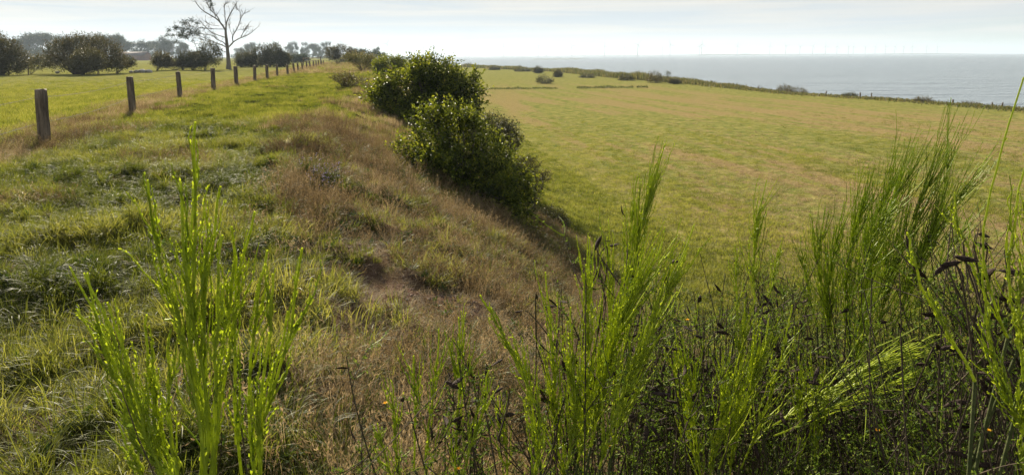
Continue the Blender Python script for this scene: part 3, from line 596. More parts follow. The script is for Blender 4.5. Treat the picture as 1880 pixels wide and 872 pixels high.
for i, (u, y, v, hw, hh, lab, mt) in enumerate([(225, 92, 116, 16, 7, 'small dark scrub at the right foot of the largest hedge bush', M_SHRUBD), (298, 108, 110, 12, 11, 'thin upright bush just left of the leafy branch of the dead tree', M_RUST), (345, 112, 108, 17, 12, 'dark scrub below the leafy branch of the dead tree', M_SHRUBD),
        (385, 108, 97, 19, 20, 'dense dark bush growing beside the dead tree trunk, on its left', M_SHRUBD), (330, 112, 118, 40, 5, 'low hedge scrub between the small stone bank and the dead tree', M_RUST), (362, 110, 110, 16, 12, 'ragged dark scrub left of the dense bush at the dead tree', M_SHRUBD),
        (450, 140, 110, 14, 11, 'olive bush just right of the dead tree trunk', M_SHRUBD), (478, 142, 103, 16, 18, 'tall pointed dark green bush right of the dead tree', M_SHRUBD), (503, 142, 101, 16, 19, 'bulky dark green bush behind the ninth fence post, right of the pointed one', M_SHRUBD), (519, 142, 108, 10, 12, 'narrow dark bush at the right end of the dark clump', M_SHRUBD), (545, 230, 109, 20, 4, 'long low hedge behind the far fence posts', M_TREE)]):
    px_shrub('hedge_bush', u, y, [(u, v, hw, hh, 0, 1.8), (u - hw * .4, v + hh * .5, hw * .7, hh * .7, 0, 1.4), (u + hw * .45, v + hh * .4, hw * .6, hh * .8, 0, 1.4)], 900, .18 * y / 110, lab, mat=mt, seed=30 + i, a=(.1, .9), whips=10, whip_len=.7, group='bushes beyond the fence')

# dead tree with one leafy limb
def dead_tree():
    Y0 = 120.0; S = 6.708; r = np.random.default_rng(4)
    def pt(X, Y, dy=0.): return P(280 + X / S, Y / S, Y0 + dy)
    bx = pt(935, 780); base = np.array([bx[0], Y0, gz(bx[0], Y0)])
    root = thing('dead_tree', base, 'bare leaning dead tree with a leafy limb on its left, behind the fence', 'tree')
    mb = MB(); mb.tube(np.vstack([base - [0, 0, .3], spl([pt(937, 780), pt(930, 690), pt(922, 600), pt(912, 500), pt(903, 430), pt(900, 370)], 12)]) , np.concatenate([[.55], np.linspace(.38, .19, 12)]), 8)
    mb.build('trunk', M_DEAD, root, True, base)
    BR = [([(900, 370), (850, 310), (790, 240), (700, 190), (600, 115), (520, 20), (480, -60)], .17), ([(900, 375), (908, 290), (950, 200), (1000, 110), (1035, 40)], .14), ([(905, 300), (890, 200), (882, 80), (930, 30)], .08), ([(850, 310), (800, 215), (740, 140), (690, 80), (640, -20)], .10),
          ([(930, 595), (1000, 520), (1090, 460), (1180, 430), (1290, 350)], .13), ([(1090, 460), (1140, 370), (1190, 310)], .06), ([(930, 590), (985, 530), (990, 450), (1040, 360), (1080, 250), (1120, 180), (1190, 150)], .12), ([(1080, 250), (1070, 160), (1030, 110), (1035, 50)], .05), ([(1035, 378), (1090, 370), (1140, 362)], .035), ([(990, 450), (960, 370), (940, 300)], .04),
          ([(905, 578), (820, 540), (700, 500), (600, 450), (540, 420)], .11), ([(895, 460), (800, 430), (720, 390), (650, 330), (575, 260)], .09), ([(905, 575), (870, 520), (800, 490), (740, 450), (640, 430), (520, 400), (380, 420)], .10), ([(900, 640), (820, 610), (690, 520)], .08), ([(875, 362), (760, 360), (640, 350), (520, 350)], .06), ([(720, 520), (600, 490), (490, 465)], .06), ([(480, 470), (520, 540), (545, 600)], .03), ([(820, 325), (700, 310), (650, 260)], .04), ([(540, 420), (440, 380), (330, 350), (250, 370)], .07), ([(520, 350), (460, 320), (400, 300)], .05), ([(790, 240), (770, 190), (730, 90)], .05)]
    for k, (pl, rad) in enumerate(BR):
        mb = MB(); sgn = r.uniform(-1, 1); dep = [sgn * 1.6 * i / len(pl) for i in range(len(pl))]
        pts = spl([pt(x + r.normal(0, 4), y + r.normal(0, 4), d) for (x, y), d in zip(pl, dep)], 6 * len(pl)); n = len(pts); mb.tube(pts, np.linspace(rad, .034, n), 6)
        for j in range(int(3 + n * .42)):
            i = r.integers(n // 4, n); q = pts[i]; ax = unit(pts[min(i + 1, n - 1)] - pts[i - 1]); d = unit(ax + r.normal(size=3) * .75 + np.array([0, 0, .25])); l = r.uniform(.4, 1.5) * (1 - .4 * i / n)
            t1 = bez(q, q + d * l * .5 + r.normal(size=3) * .1, q + d * l + np.array([0, 0, .15 * l]), 6); mb.tube(t1, np.linspace(.034, .018, 6), 3)
            for _ in range(2): d2 = unit(d + r.normal(size=3) * .6); q2 = t1[r.integers(2, 6)]; mb.tube(np.array([q2, q2 + d2 * l * .3, q2 + (d2 + [0, 0, .3]) * l * .5]), [.018, .016, .014], 3)
        mb.build('branch', M_DEAD, root, False, base)
    mb = MB(); lob = []
    for (x, y, s) in [(220, 370, 26), (300, 345, 36), (400, 295, 42), (480, 270, 28), (540, 300, 28), (450, 350, 45), (350, 430, 48), (260, 440, 32), (420, 440, 42), (540, 375, 36), (490, 490, 16), (600, 340, 18), (640, 445, 18), (300, 500, 16), (200, 430, 20), (470, 400, 40), (380, 370, 40), (640, -5, 34), (700, 15, 34), (720, 70, 22), (705, 100, 20), (560, 415, 26), (290, 290, 12)]:
        p = pt(x, y, r.uniform(-.6, .6)); s = s / S * Y0 / FPX; lob.append((p[0], p[1], p[2], s, s, s * .75))
    foliage(mb, lob, 620, .17, .12, .1, .7, seed=3, updir=.1, shell=.15, per=6); mb.build('leafy_crown', M_TREE, root, False, base)
dead_tree()

# distant trees
def tree_proto(seed, h, w, trunk_frac, n=420, ls=.85, open_=False):
    r = np.random.default_rng(seed); lobes = []; nl = 11 if not open_ else 15
    for i in range(nl):
        zz = trunk_frac + (1 - trunk_frac) * (.18 + .72 * r.uniform()); a = r.uniform(0, 6.28); rr = w * .33 * math.sqrt(max(.05, 1 - ((zz - .6) / .5) ** 2)) * r.uniform(.3, 1.1)
        s = w * r.uniform(.15, .24) * (.72 if open_ else 1); lobes.append((rr * math.cos(a), rr * math.sin(a), zz * h, s, s, s * r.uniform(.6, .9)))
    mb = MB(); foliage(mb, lobes, n, ls, ls * .7, .1, .9, seed=seed, updir=.3, shell=.3, per=6)
    crown = mb.build('crown', M_TREE); mb = MB()
    mb.tube(np.array([[0, 0, -.5], [.05 * w * r.normal(), 0, h * .3], [.05 * w * r.normal(), 0, h * .55], [0, 0, h * .8]]), [h * .028, h * .02, h * .014, h * .005], 6)
    for lb in lobes: mb.tube(bez(np.array([0, 0, h * trunk_frac * .8]), np.array([lb[0] * .5, lb[1] * .5, h * trunk_frac]), np.array(lb[:3]), 5), np.linspace(h * .012, h * .003, 5), 4)
    trunk = mb.build('trunk', M_BARK); return crown, trunk, h
def tree_copy(proto, loc, hh, ws, rz, label, group, name='distant_tree'):
    c, tr, h = proto; t = thing(name, loc, label, 'tree', group); t.rotation_euler = (0, 0, rz)
    for o in (c, tr):
        k = o.copy() if o.users_collection and o.parent is not None else o
        if k is not o: COL.objects.link(k)
        k.parent = t; k.scale = (hh / h * ws, hh / h * ws, hh / h)
    return t
pr = [tree_proto(200 + i, 20, 19, tf, 700 if op else 1300, .75, op) for i, (tf, op) in enumerate([(.10, False), (.16, False), (.10, True), (.12, False), (.08, True), (.03, False)])]
TREES = [  # u, v_top, distance, width scale, proto, label
    (40, 68, 600, 1.1, 0, 'hazy tree of the far row just right of the leftmost hedge bush'), (58, 67, 620, 1.1, 3, 'hazy broad tree of the far row, second from the left'), (80, 67, 610, 1.15, 5, 'hazy tree of the far row left of the largest hedge bush'), (100, 68, 640, 1.0, 0, 'hazy tree of the far row touching the left side of the largest hedge bush'),
    (186, 67, 600, .9, 1, 'hazy tree rising over the right shoulder of the largest hedge bush'), (206, 69, 590, .9, 3, 'hazy tree behind the left end of the barn'), (224, 69, 600, .95, 1, 'hazy tree standing over the barn roof, left of the round one'), (258, 73, 610, 1.25, 0, 'round crowned hazy tree at the right end of the barn'),
    (286, 79, 650, .9, 3, 'small hazy tree right of the round crowned tree'), (303, 72, 640, .95, 1, 'hazy tree with bare lower trunk behind the leafy branch of the dead tree'), (322, 75, 640, .9, 4, 'hazy leaning tree under the leafy branch of the dead tree'), (338, 82, 650, .8, 3, 'lowest hazy tree below the leafy branch of the dead tree'),
    (441, 86, 800, 1.1, 0, 'pale blue hazy tree just right of the dead tree trunk'), (456, 84, 820, 1.1, 5, 'pale blue hazy tree behind the olive bush right of the dead tree'), (462, 79, 700, .8, 2, 'open crowned hazy tree behind the pointed dark bush'), (504, 79, 700, .9, 2, 'open crowned hazy tree above the bulky dark bush'),
    (533, 86, 900, 1.0, 5, 'low pale tree right of the dark bush clump'), (540, 78, 780, .7, 4, 'tall slender hazy tree with open crown right of the dark bush clump'), (560, 79, 760, .8, 2, 'hazy open tree in the middle of the row above the far gate'), (574, 83, 800, .8, 3, 'small hazy tree between the open trees above the far gate'), (590, 80, 780, .75, 4, 'hazy slender tree left of the tall pair above the gate'), (606, 78, 770, .85, 2, 'tallest hazy open tree left of the brown crest bush'), (583, 90, 700, .8, 5, 'dark low round tree beneath the open hazy trees'), (555, 92, 720, .7, 5, 'low dark tree at the left of the far gate'),
    (648, 88, 520, 1.0, 1, 'hazy tree behind the brown crest bush'), (663, 92, 540, .9, 3, 'low hazy tree right of the brown crest bush'), (692, 89, 700, .9, 1, 'bluish tree on the shore side, behind the bright green shrub'), (703, 95, 720, .8, 0, 'small bluish tree at the right end of the far bank trees'), (680, 96, 640, 1.0, 5, 'low rounded tree left of the bluish shore side tree'),
    (741, 104.2, 1150, 1.6, 5, 'tiny low tree on the far spit of land, left of its twin'), (751, 104.6, 1150, 1.4, 3, 'tiny low tree on the far spit of land, right of its twin')]
for i, (u, v, y, ws, k, lab) in enumerate(TREES):
    p = P(u, 110, y); z = gz(p[0], y); top = P(u, v, y)[2]; tree_copy(pr[k], (p[0], y, z - .3), max(2.5, (top - z) * 1.02), ws, i * 1.3, lab, 'distant trees along the horizon')
tr_back = [(20, 71, 690), (120, 70, 680), (140, 71, 690), (160, 70, 690), (170, 71, 680)]
for i, (u, v, y) in enumerate(tr_back):
    p = P(u, 110, y); z = gz(p[0], y); top = P(u, v, y)[2]; tree_copy(pr[i % 4], (p[0], y, z - .3), top - z, 1.1, i, ['hazy tree behind the leftmost hedge bush', 'hazy tree hidden behind the left of the largest hedge bush', 'hazy tree showing between the twigs of the largest hedge bush', 'hazy tree behind the top of the largest hedge bush', 'hazy tree behind the right of the largest hedge bush'][i], 'distant trees along the horizon')
# understorey below the far rows
def far_hedge(u0, u1, y, v, lab, seed):
    us = np.arange(u0, u1, 9); b = at((u0 + u1) / 2, y); sp = [(u, v + rng.normal(0, .8), 8, 108.5 - v, 0, 4) for u in us]; px_shrub('far_hedge', (u0 + u1) / 2, y, sp, 60 * len(us), .6, lab, cat='hedge', mat=M_TREE, seed=seed, a=(.1, .8), nper=1, shell=.2)
far_hedge(-20, 215, 560, 98, 'dark hazy hedge under the far row of trees on the left', 61)
far_hedge(255, 300, 560, 106.5, 'low thin hedge line behind the far pasture strip', 62)
far_hedge(430, 640, 640, 104, 'hazy low hedge under the open trees near the far gate', 63)

def barn():
    y = 540; a = P(214, 110, y); b = P(264, 110, y); z = gz(a[0], y) - .3; W = b[0] - a[0]; D = 11; H = P(240, 101.5, y)[2] - z; HR = P(240, 95.5, y)[2] - z
    root = thing('barn', (a[0], y, z), 'long low hazy barn with a dark roof among the far trees', 'barn'); mb = MB()
    mb.add([(0, 0, 0), (W, 0, 0), (W, D, 0), (0, D, 0), (0, 0, H), (W, 0, H), (W, D, H), (0, D, H), (0, D / 2, HR - .1), (W, D / 2, HR - .1)], [[0, 1, 5, 4], [1, 2, 6, 5], [2, 3, 7, 6], [3, 0, 4, 7]], [[4, 8, 7], [5, 6, 9]]); mb.build('wall', M_BRICK, root)
    mb = MB(); e = .6; mb.add([(-e, -e, H - .3), (W + e, -e, H - .3), (W + e, D / 2, HR), (-e, D / 2, HR), (-e, D + e, H - .3), (W + e, D + e, H - .3), (-e, -e, H - .55), (W + e, -e, H - .55), (W + e, D / 2, HR - .25), (-e, D / 2, HR - .25), (-e, D + e, H - .55), (W + e, D + e, H - .55)],
        [[0, 1, 2, 3], [3, 2, 5, 4], [0, 6, 7, 1], [4, 5, 11, 10], [1, 7, 8, 2], [2, 8, 11, 5], [0, 3, 9, 6], [3, 4, 10, 9]]); mb.build('roof', M_TILE, root)
    mb = MB(); mb.add([(W * .4, -.06, 0), (W * .55, -.06, 0), (W * .55, -.06, H * .8), (W * .4, -.06, H * .8)], [[0, 1, 2, 3]]); mb.build('door', M_DOOR, root)
barn()

# bank of rough grass, stones below the hedge
def stone(name, loc, s, label, seed, group):
    r = np.random.default_rng(seed); u = np.linspace(0, np.pi, 8); v = np.linspace(0, 2 * np.pi, 11)[:-1]; V = []
    for a in u:
        for b in v: V.append(np.array([math.sin(a) * math.cos(b) * s, math.sin(a) * math.sin(b) * s * .8, math.cos(a) * s * .6]) * (1 + r.normal(0, .07)))
    Q = [[i * 10 + j, (i + 1) * 10 + j, (i + 1) * 10 + (j + 1) % 10, i * 10 + (j + 1) % 10] for i in range(7) for j in range(10)]
    mb = MB(); mb.add(V, Q); o = mb.build(name, M_STONE); o.location = loc; tag(o, label, 'stone', group)
M_STONE = solid_mat('pale_stone', (0.25, 0.23, 0.2), (0.45, 0.43, 0.4), 3)
for i, (u, lab) in enumerate([(262, 'pale field stone at the left end of the heap beyond the pasture'), (272, 'pale field stone in the middle of the heap beyond the pasture'), (284, 'darker field stone at the right end of the heap beyond the pasture'), (119, 'white stone at the foot of the largest hedge bush'), (252, 'small pale stone left of the heap beyond the pasture')]):
    p = at(u, 94); stone('field_stone', (p[0], p[1], p[2] + .15), [.45, .6, .5, .3, .3][i], lab, i, 'field stones')
for i, (u, y, lab) in enumerate([(66, 86, 'short dark post at the gap between the left hedge bushes'), (192, 86, 'short dark post right of the lighter round hedge bush')]):
    p = at(u, y); mb = MB(); post_mesh(mb, (0, 0, 0), 1.2, .16, (.05, 0), 70 + i); o = mb.build('hedge_post', M_POST); o.location = p; tag(o, lab, 'post')

# ------------------------------------------------------------------ shore vegetation
def shore():
    r = np.random.default_rng(8); mb = MB(); n = 26000; y = 50 + 300 * r.uniform(size=n) ** 1.5; x = shore_x(y) + r.normal(-1.2, 1.3, n)
    hh = (.35 + 1.3 * sstep(95, 150, y)) * (.35 + 1.1 * fbm(x * .12 + 9, y * .12, 66, 3)) * r.uniform(.5, 1.1, n); k = in_view(x, y); x, y, hh = x[k], y[k], hh[k]; n = len(x)
    z = height(x, y) - .05; B = np.stack([x, y, z], -1); D = unit(np.stack([r.normal(0, .22, n), r.normal(0, .22, n), np.ones(n)], -1)); w = .02 + y * .0004
    mb.leaves(B, D, rdir(n), hh, w * 2.2, np.clip(r.normal(.45, .25, n) + .3 * (fbm(x * .1, y * .1, 12) - .5), 0, 1))
    # leafy clumps through the belt
    m = 9000; j = r.integers(0, n, m); C = B[j] + D[j] * (hh[j] * r.uniform(.1, .95, m))[:, None]; mb.leaves(C, rdir(m), rdir(m), r.uniform(.10, .22, m) * (.6 + y[j] / 160), r.uniform(.06, .14, m) * (.6 + y[j] / 160), np.clip(r.normal(.25, .2, m), 0, 1))
    o = mb.build('shore_reeds', M_REED); tag(o, kind='stuff')
    # rough line of weeds across the meadow (old ditch)
    mb = MB(); n = 3000; u = r.uniform(880, 1190, n); keepu = fbm((u) * .03, u * 0, 88, 2) > .36; u = u[keepu]; n = len(u); y = 5.5 * FPX / (163 - 102.5 + (u - 880) * -.006 + r.normal(0, .8, n)) ; x = (u - CXP) / FPX * y
    B = np.stack([x, y, height(x, y)], -1); mb.leaves(B, unit(np.stack([r.normal(0, .5, n), r.normal(0, .5, n), np.ones(n)], -1)), rdir(n), r.uniform(.1, .5, n) * (.2 + fbm(u * .06, u * 0, 89, 2)), .12, r.uniform(0, .5, n)); o = mb.build('ditch_weeds', M_REED); tag(o, kind='stuff')
shore()
SH = [(1000, 135, 147.5, 14, 7.5, 'round dark bush standing alone in the green meadow'), (1024, 176, 137, 6, 6, 'small dark bush against the reeds behind the lone meadow bush'), (988, 215, 130, 7, 4.5, 'pointed bush on the shore left of the lone meadow bush'), (908, 270, 128, 8, 3, 'low dark bush on the distant shore at the far left of the shoreline'), (862, 340, 124, 7, 3, 'tiny dark bush at the far left end of the shoreline beside the tall shrub'), (960, 240, 131, 14, 3.5, 'wide low bush on the shore left of the pointed bush'),
      (1078, 170, 142, 12, 5, 'low green bush in the reed belt right of the lone meadow bush'), (1150, 150, 144, 12, 6, 'low bush in the reed belt in the middle of the shoreline'), (1202, 136, 143, 13, 10, 'tallest bushy clump of reeds on the shoreline in the middle distance'), (1238, 130, 150, 8, 4, 'low bush just right of the thin leafy sapling on the shore'), (1440, 102, 166, 14, 8, 'brownish bush on the shoreline, left of a pair'), (1462, 99, 169, 18, 7, 'brownish bush on the shoreline, right of a pair'), (1392, 107, 168, 14, 4, 'low dark green bush on the shoreline left of the brownish pair'), (1560, 88, 177, 12, 4, 'low green bush on the shoreline right of the brownish pair'), (1695, 78, 185, 14, 5, 'low brown bush on the shoreline at the right'), (1780, 74, 193, 16, 4, 'low brown bush on the shoreline behind the feathery broom')]
for i, (u, y, v, hw, hh, lab) in enumerate(SH):
    px_shrub('shore_bush', u, y, [(u, v, hw, hh, 0, hw * y / FPX), (u - hw * .5, v + hh * .4, hw * .6, hh * .7, 0, hw * y / FPX * .7), (u + hw * .5, v + hh * .4, hw * .6, hh * .6, 0, hw * y / FPX * .7)], 420, .11 * y / 100, lab, mat=[M_SHRUBD, M_RUST][i in (8, 10, 11, 14, 15)], seed=90 + i, a=(.2, 1), whips=6, whip_len=.35, group='bushes on the shore', nper=3)
for i, (u, y, vt, lab) in enumerate([(1223, 134, 133, 'thin leafy sapling standing above the shore reeds in the middle'), (955, 245, 121, 'slender sapling with a tufted top on the distant shore')]):
    b = np.array(at(u, y)); top = P(u, vt, y); h = top[2] - b[2]; t = thing('shore_sapling', b, lab, 'sapling'); mb = MB(); mb.tube(np.array([[0, 0, 0], [.05, 0, h * .5], [0, 0, h]]), [.04, .03, .015], 5); mb.build('trunk', M_BARK, t)
    mb = MB(); foliage(mb, [(0, 0, h * .8, .35, .35, h * .2), (.1, 0, h * .55, .25, .25, h * .15)], 60, .16, .1, .2, .9, seed=i, per=5); mb.build('crown', M_SHRUBD, t)
for i, (u, v) in enumerate([(1132, 135), (1288, 152), (1292, 151), (1365, 157), (1393, 158), (1517, 168), (1580, 171), (1600, 172), (1686, 178), (1750, 183), (1822, 188), (1840, 190)]):
    y = float(np.interp(u, [1040, 1150, 1280, 1480, 1700, 1880], [233, 168, 132, 95.7, 79, 67.6])) + .8; p = P(u, v, y); g = P(u, v + 9, y); mb = MB(); z = float(height(p[0], y)); post_mesh(mb, (0, 0, 0), p[2] - z + rng.uniform(-.05, .1), .17 + .05 * (i % 3 == 0), (rng.normal(0, .05), 0), 90 + i)
    o = mb.build('shore_post', M_POST); o.location = (p[0], y, z); ords = 'first second third fourth fifth sixth seventh eighth ninth tenth eleventh twelfth'.split()
    tag(o, f'{ords[i]} old wooden post from the left standing in the shoreline weeds before the water', 'post', 'old posts along the shoreline')

# ------------------------------------------------------------------ wind turbines
def turbine_proto():
    tw = MB(); tw.tube(np.array([[0, 0, 0], [0, 0, 35], [0, 0, 70]]), [2.6, 2.1, 1.6], 10, cap=True)
    na = MB(); s = 2.0; na.add([(x * s, y, z * 1.9 + 71) for y in (-4, 8) for x in (-1, 1) for z in (-1, 1)], [[0, 1, 3, 2], [4, 6, 7, 5], [0, 4, 5, 1], [2, 3, 7, 6], [0, 2, 6, 4], [1, 5, 7, 3]]); hb = MB(); hb.tube(np.array([[0, -4, 71], [0, -5.5, 71], [0, -7, 71]]), [1.7, 1.6, .5], 8, cap=True)
    bl = MB(); bl.tube(np.array([[0, 0, 0], [0, 0, 8], [0, 0, 22], [0, 0, 38]]), [.9, 1.9, 1.2, .35], 6, cap=True)
    return [tw.build('tower', M_TURB), na.build('nacelle', M_TURB), hb.build('hub', M_TURB), bl.build('blade', M_TURB)]
TP = turbine_proto(); used = set()
TURB = [(711, 81, 4300), (778, 87, 4200), (854, 90, 5200), (861, 87, 4600), (925, 85, 4400), (929, 91, 5600), (988, 85, 4500), (1003, 87, 5000), (1050, 85, 4700), (1075, 89, 5600), (1110, 85, 4600), (1146, 88, 5300), (1170.5, 82, 4300), (1216, 88, 5500), (1230, 83, 4500), (1284, 86, 5200), (1288, 82, 4600), (1353, 85, 5000), (1413, 85, 5200), (1442, 85, 5200), (1468, 86, 5400), (1491.5, 85, 5400), (1515, 85, 5500), (1536, 86, 5600), (1557, 86, 5700), (1566, 86, 5800), (1588, 87, 5900), (1606, 86, 6000), (1625, 86, 6000), (1642, 86, 6100), (1658, 86, 6200), (1674, 86, 6300), (1700, 86, 6500), (1720, 86, 6600)]
tens = {20: 'twentieth', 30: 'thirtieth'}; on1 = 'first second third fourth fifth sixth seventh eighth ninth tenth eleventh twelfth thirteenth fourteenth fifteenth sixteenth seventeenth eighteenth nineteenth twentieth'.split()
def ordn(i): return on1[i - 1] if i <= 20 else ('twenty-' + on1[i - 21] if i < 30 else ('thirtieth' if i == 30 else 'thirty-' + on1[i - 31]))
def link_part(src, parent):
    o = src if src.name not in used and not used.add(src.name) else src.copy()
    if o is not src: COL.objects.link(o)
    o.parent = parent; return o
for i, (u, vh, y) in enumerate(TURB):
    g = P(u, 105, y); hub = P(u, vh, y); H = hub[2] - ZS; t = thing('wind_turbine', (g[0], y, ZS), f'pale hazy three bladed wind turbine, {ordn(i + 1)} from the left on the sea horizon', 'wind turbine', 'wind turbines on the horizon'); sc = H / 71; t.scale = (sc,) * 3
    t.rotation_euler = (0, 0, rng.normal(.3, .15))
    for k in range(3): link_part(TP[k], t)
    a0 = rng.uniform(0, 2.09)
    for k in range(3): b = link_part(TP[3], t); b.location = (0, -5.5, 71); b.rotation_euler = (0, a0 + k * 2.0944, 0)

# ------------------------------------------------------------------ broom plants in the foreground
def pod_mesh(seed):
    r = np.random.default_rng(seed); n = 9; V = []; L_ = .042; tw = r.uniform(-1.2, 1.2); cv = r.uniform(-.25, .35)
    prof = np.array([.10, .55, .9, 1, 1.0, .95, .8, .5, .05]); Q = []
    for i in range(n):
        t = i / (n - 1); x = L_ * t; zc = cv * L_ * (t - t * t) * 2; w = .0052 * prof[i]; th = .0013 * prof[i] * (1 + .35 * math.sin(t * 25)); a = tw * (t - .2)
        for (c, s) in ((w, 0), (w * .5, th), (-w * .5, th), (-w, 0), (-w * .5, -th), (w * .5, -th)): V.append((x, c * math.cos(a) - s * math.sin(a), zc + c * math.sin(a) + s * math.cos(a)))
    for i in range(n - 1):
        for k in range(6): Q.append([i * 6 + k, i * 6 + (k + 1) % 6, (i + 1) * 6 + (k + 1) % 6, (i + 1) * 6 + k])
    V = V + [(-.008, 0, 0)]; T = [[k, (k + 1) % 6, 54] for k in range(6)]
    me_o = new_mesh('seed_pod', V, [np.array(Q), np.array(T)], M_POD, smooth=True, link=False); return me_o.data
PODS = [pod_mesh(i) for i in range(6)]

def whip(mb, pts, r0, r1, leaf, r, tint, dens=1.0, sides=4):
    """one green broom shoot: ridged stem with tiny alternate leaflets pressed along it"""
    n = len(pts); mb.tube(pts, np.linspace(r0, r1, n), sides, a=tint)
    if leaf <= 0: return
    sg = np.linalg.norm(np.diff(pts, axis=0), axis=1); L_ = sg.sum(); m = max(2, int(L_ / (.0085) * dens)); t = np.sort(r.uniform(.0, 1, m)); c = np.concatenate([[0], np.cumsum(sg)]) / L_
    C = np.stack([np.interp(t, c, pts[:, k]) for k in range(3)], -1); tg = unit(np.stack([np.interp(t, c, np.gradient(pts[:, k])) for k in range(3)], -1))
    D = unit(tg + r.normal(size=(m, 3)) * .30); sz = leaf * r.uniform(.6, 1.3, m) * (1.1 - .45 * t)
    mb.leaves(C, D, rdir(m), sz, sz * .45, np.clip(tint - .22 + r.normal(0, .12, m), 0, 1))
def spray(mb, pts, n, spread, wl, r, leaf=.008, rad=.0016, fan=.0, tint=.5, dens=1.0, lo=.1, jit=.10):
    """main shoot with n near-parallel whips"""
    pts = spl(pts, 16); pts[1:] += np.cumsum(r.normal(0, .0022, (15, 3)), 0); k = len(pts); whip(mb, pts, rad * 1.25, rad * .8, leaf, r, tint, dens)
    L_ = np.linalg.norm(np.diff(pts, axis=0), axis=1).sum()
    for i in range(n):
        f = lo + (.80 - lo) * r.uniform() ** .9; j = int(f * (k - 1)); b = pts[j]; ax = unit(pts[min(j + 2, k - 1)] - pts[max(j - 1, 0)]); l = wl * L_ * r.uniform(.30, 1.0) * (1.15 - .5 * f)
        sd_ = r.normal(size=3); sd_ = unit(sd_ - ax * sd_.dot(ax)); end = b + ax * l + sd_ * spread * 1.45 * l * r.uniform(.3, 1.3) + r.normal(size=3) * jit * l * .35
        mid = b + ax * l * .45 + sd_ * spread * l * r.uniform(.4, 1.3) + r.normal(size=3) * .025 * l; w = bez(b, mid, end, 9); w += np.cumsum(r.normal(0, .0020, (9, 3)), 0)
        whip(mb, w, rad * r.uniform(.75, 1.05), rad * .45, leaf, r, np.clip(tint + r.normal(0, .15), 0, 1), dens, 3)
def twigs(mb, mbl, base, tip, r, depth=3, rad=.004, nsub=6, leaf=.009, leafn=10, mt=0, pods=None, podp=.0):
    """woody stem that forks into ever finer twigs with sparse leaflets"""
    L_ = np.linalg.norm(tip - base); pts = bez(base, (base + tip) / 2 + r.normal(size=3) * .10 * L_, tip, 8); gm = 2 if depth == 0 and r.uniform() < .45 else mt; mb.tube(pts, np.linspace(rad, rad * .45, 8) * (1.5 if gm == 2 else 1), 4 if depth > 1 else 3, m=gm, a=r.uniform(.2, .8))
    if leafn and depth <= 2:
        m = leafn; t = r.uniform(.1, 1, m) * 7; i = t.astype(int).clip(0, 6); C = pts[i] + (pts[i + 1] - pts[i]) * (t - i)[:, None]; mbl.leaves(C, rdir(m) + np.array([0, 0, .4]), rdir(m), leaf * r.uniform(.6, 1.3, m), leaf * .5, np.clip(r.normal(.45, .25, m), 0, 1))
    if pods is not None and depth <= 1 and r.uniform() < podp:
        q = pts[r.integers(3, 8)]; pods.append((q, unit(tip - base) + r.normal(size=3) * .6))
    if depth > 0:
        for _ in range(nsub):
            i = r.integers(1, 7); q = pts[i]; d = unit(unit(tip - base) + r.normal(size=3) * .75 + np.array([0, 0, .25])); twigs(mb, mbl, q, q + d * L_ * (r.uniform(.10, .24) if depth > 1 else r.uniform(.25, .5)), r, depth - 1, rad * .55, nsub, leaf, leafn, mt, pods, podp)

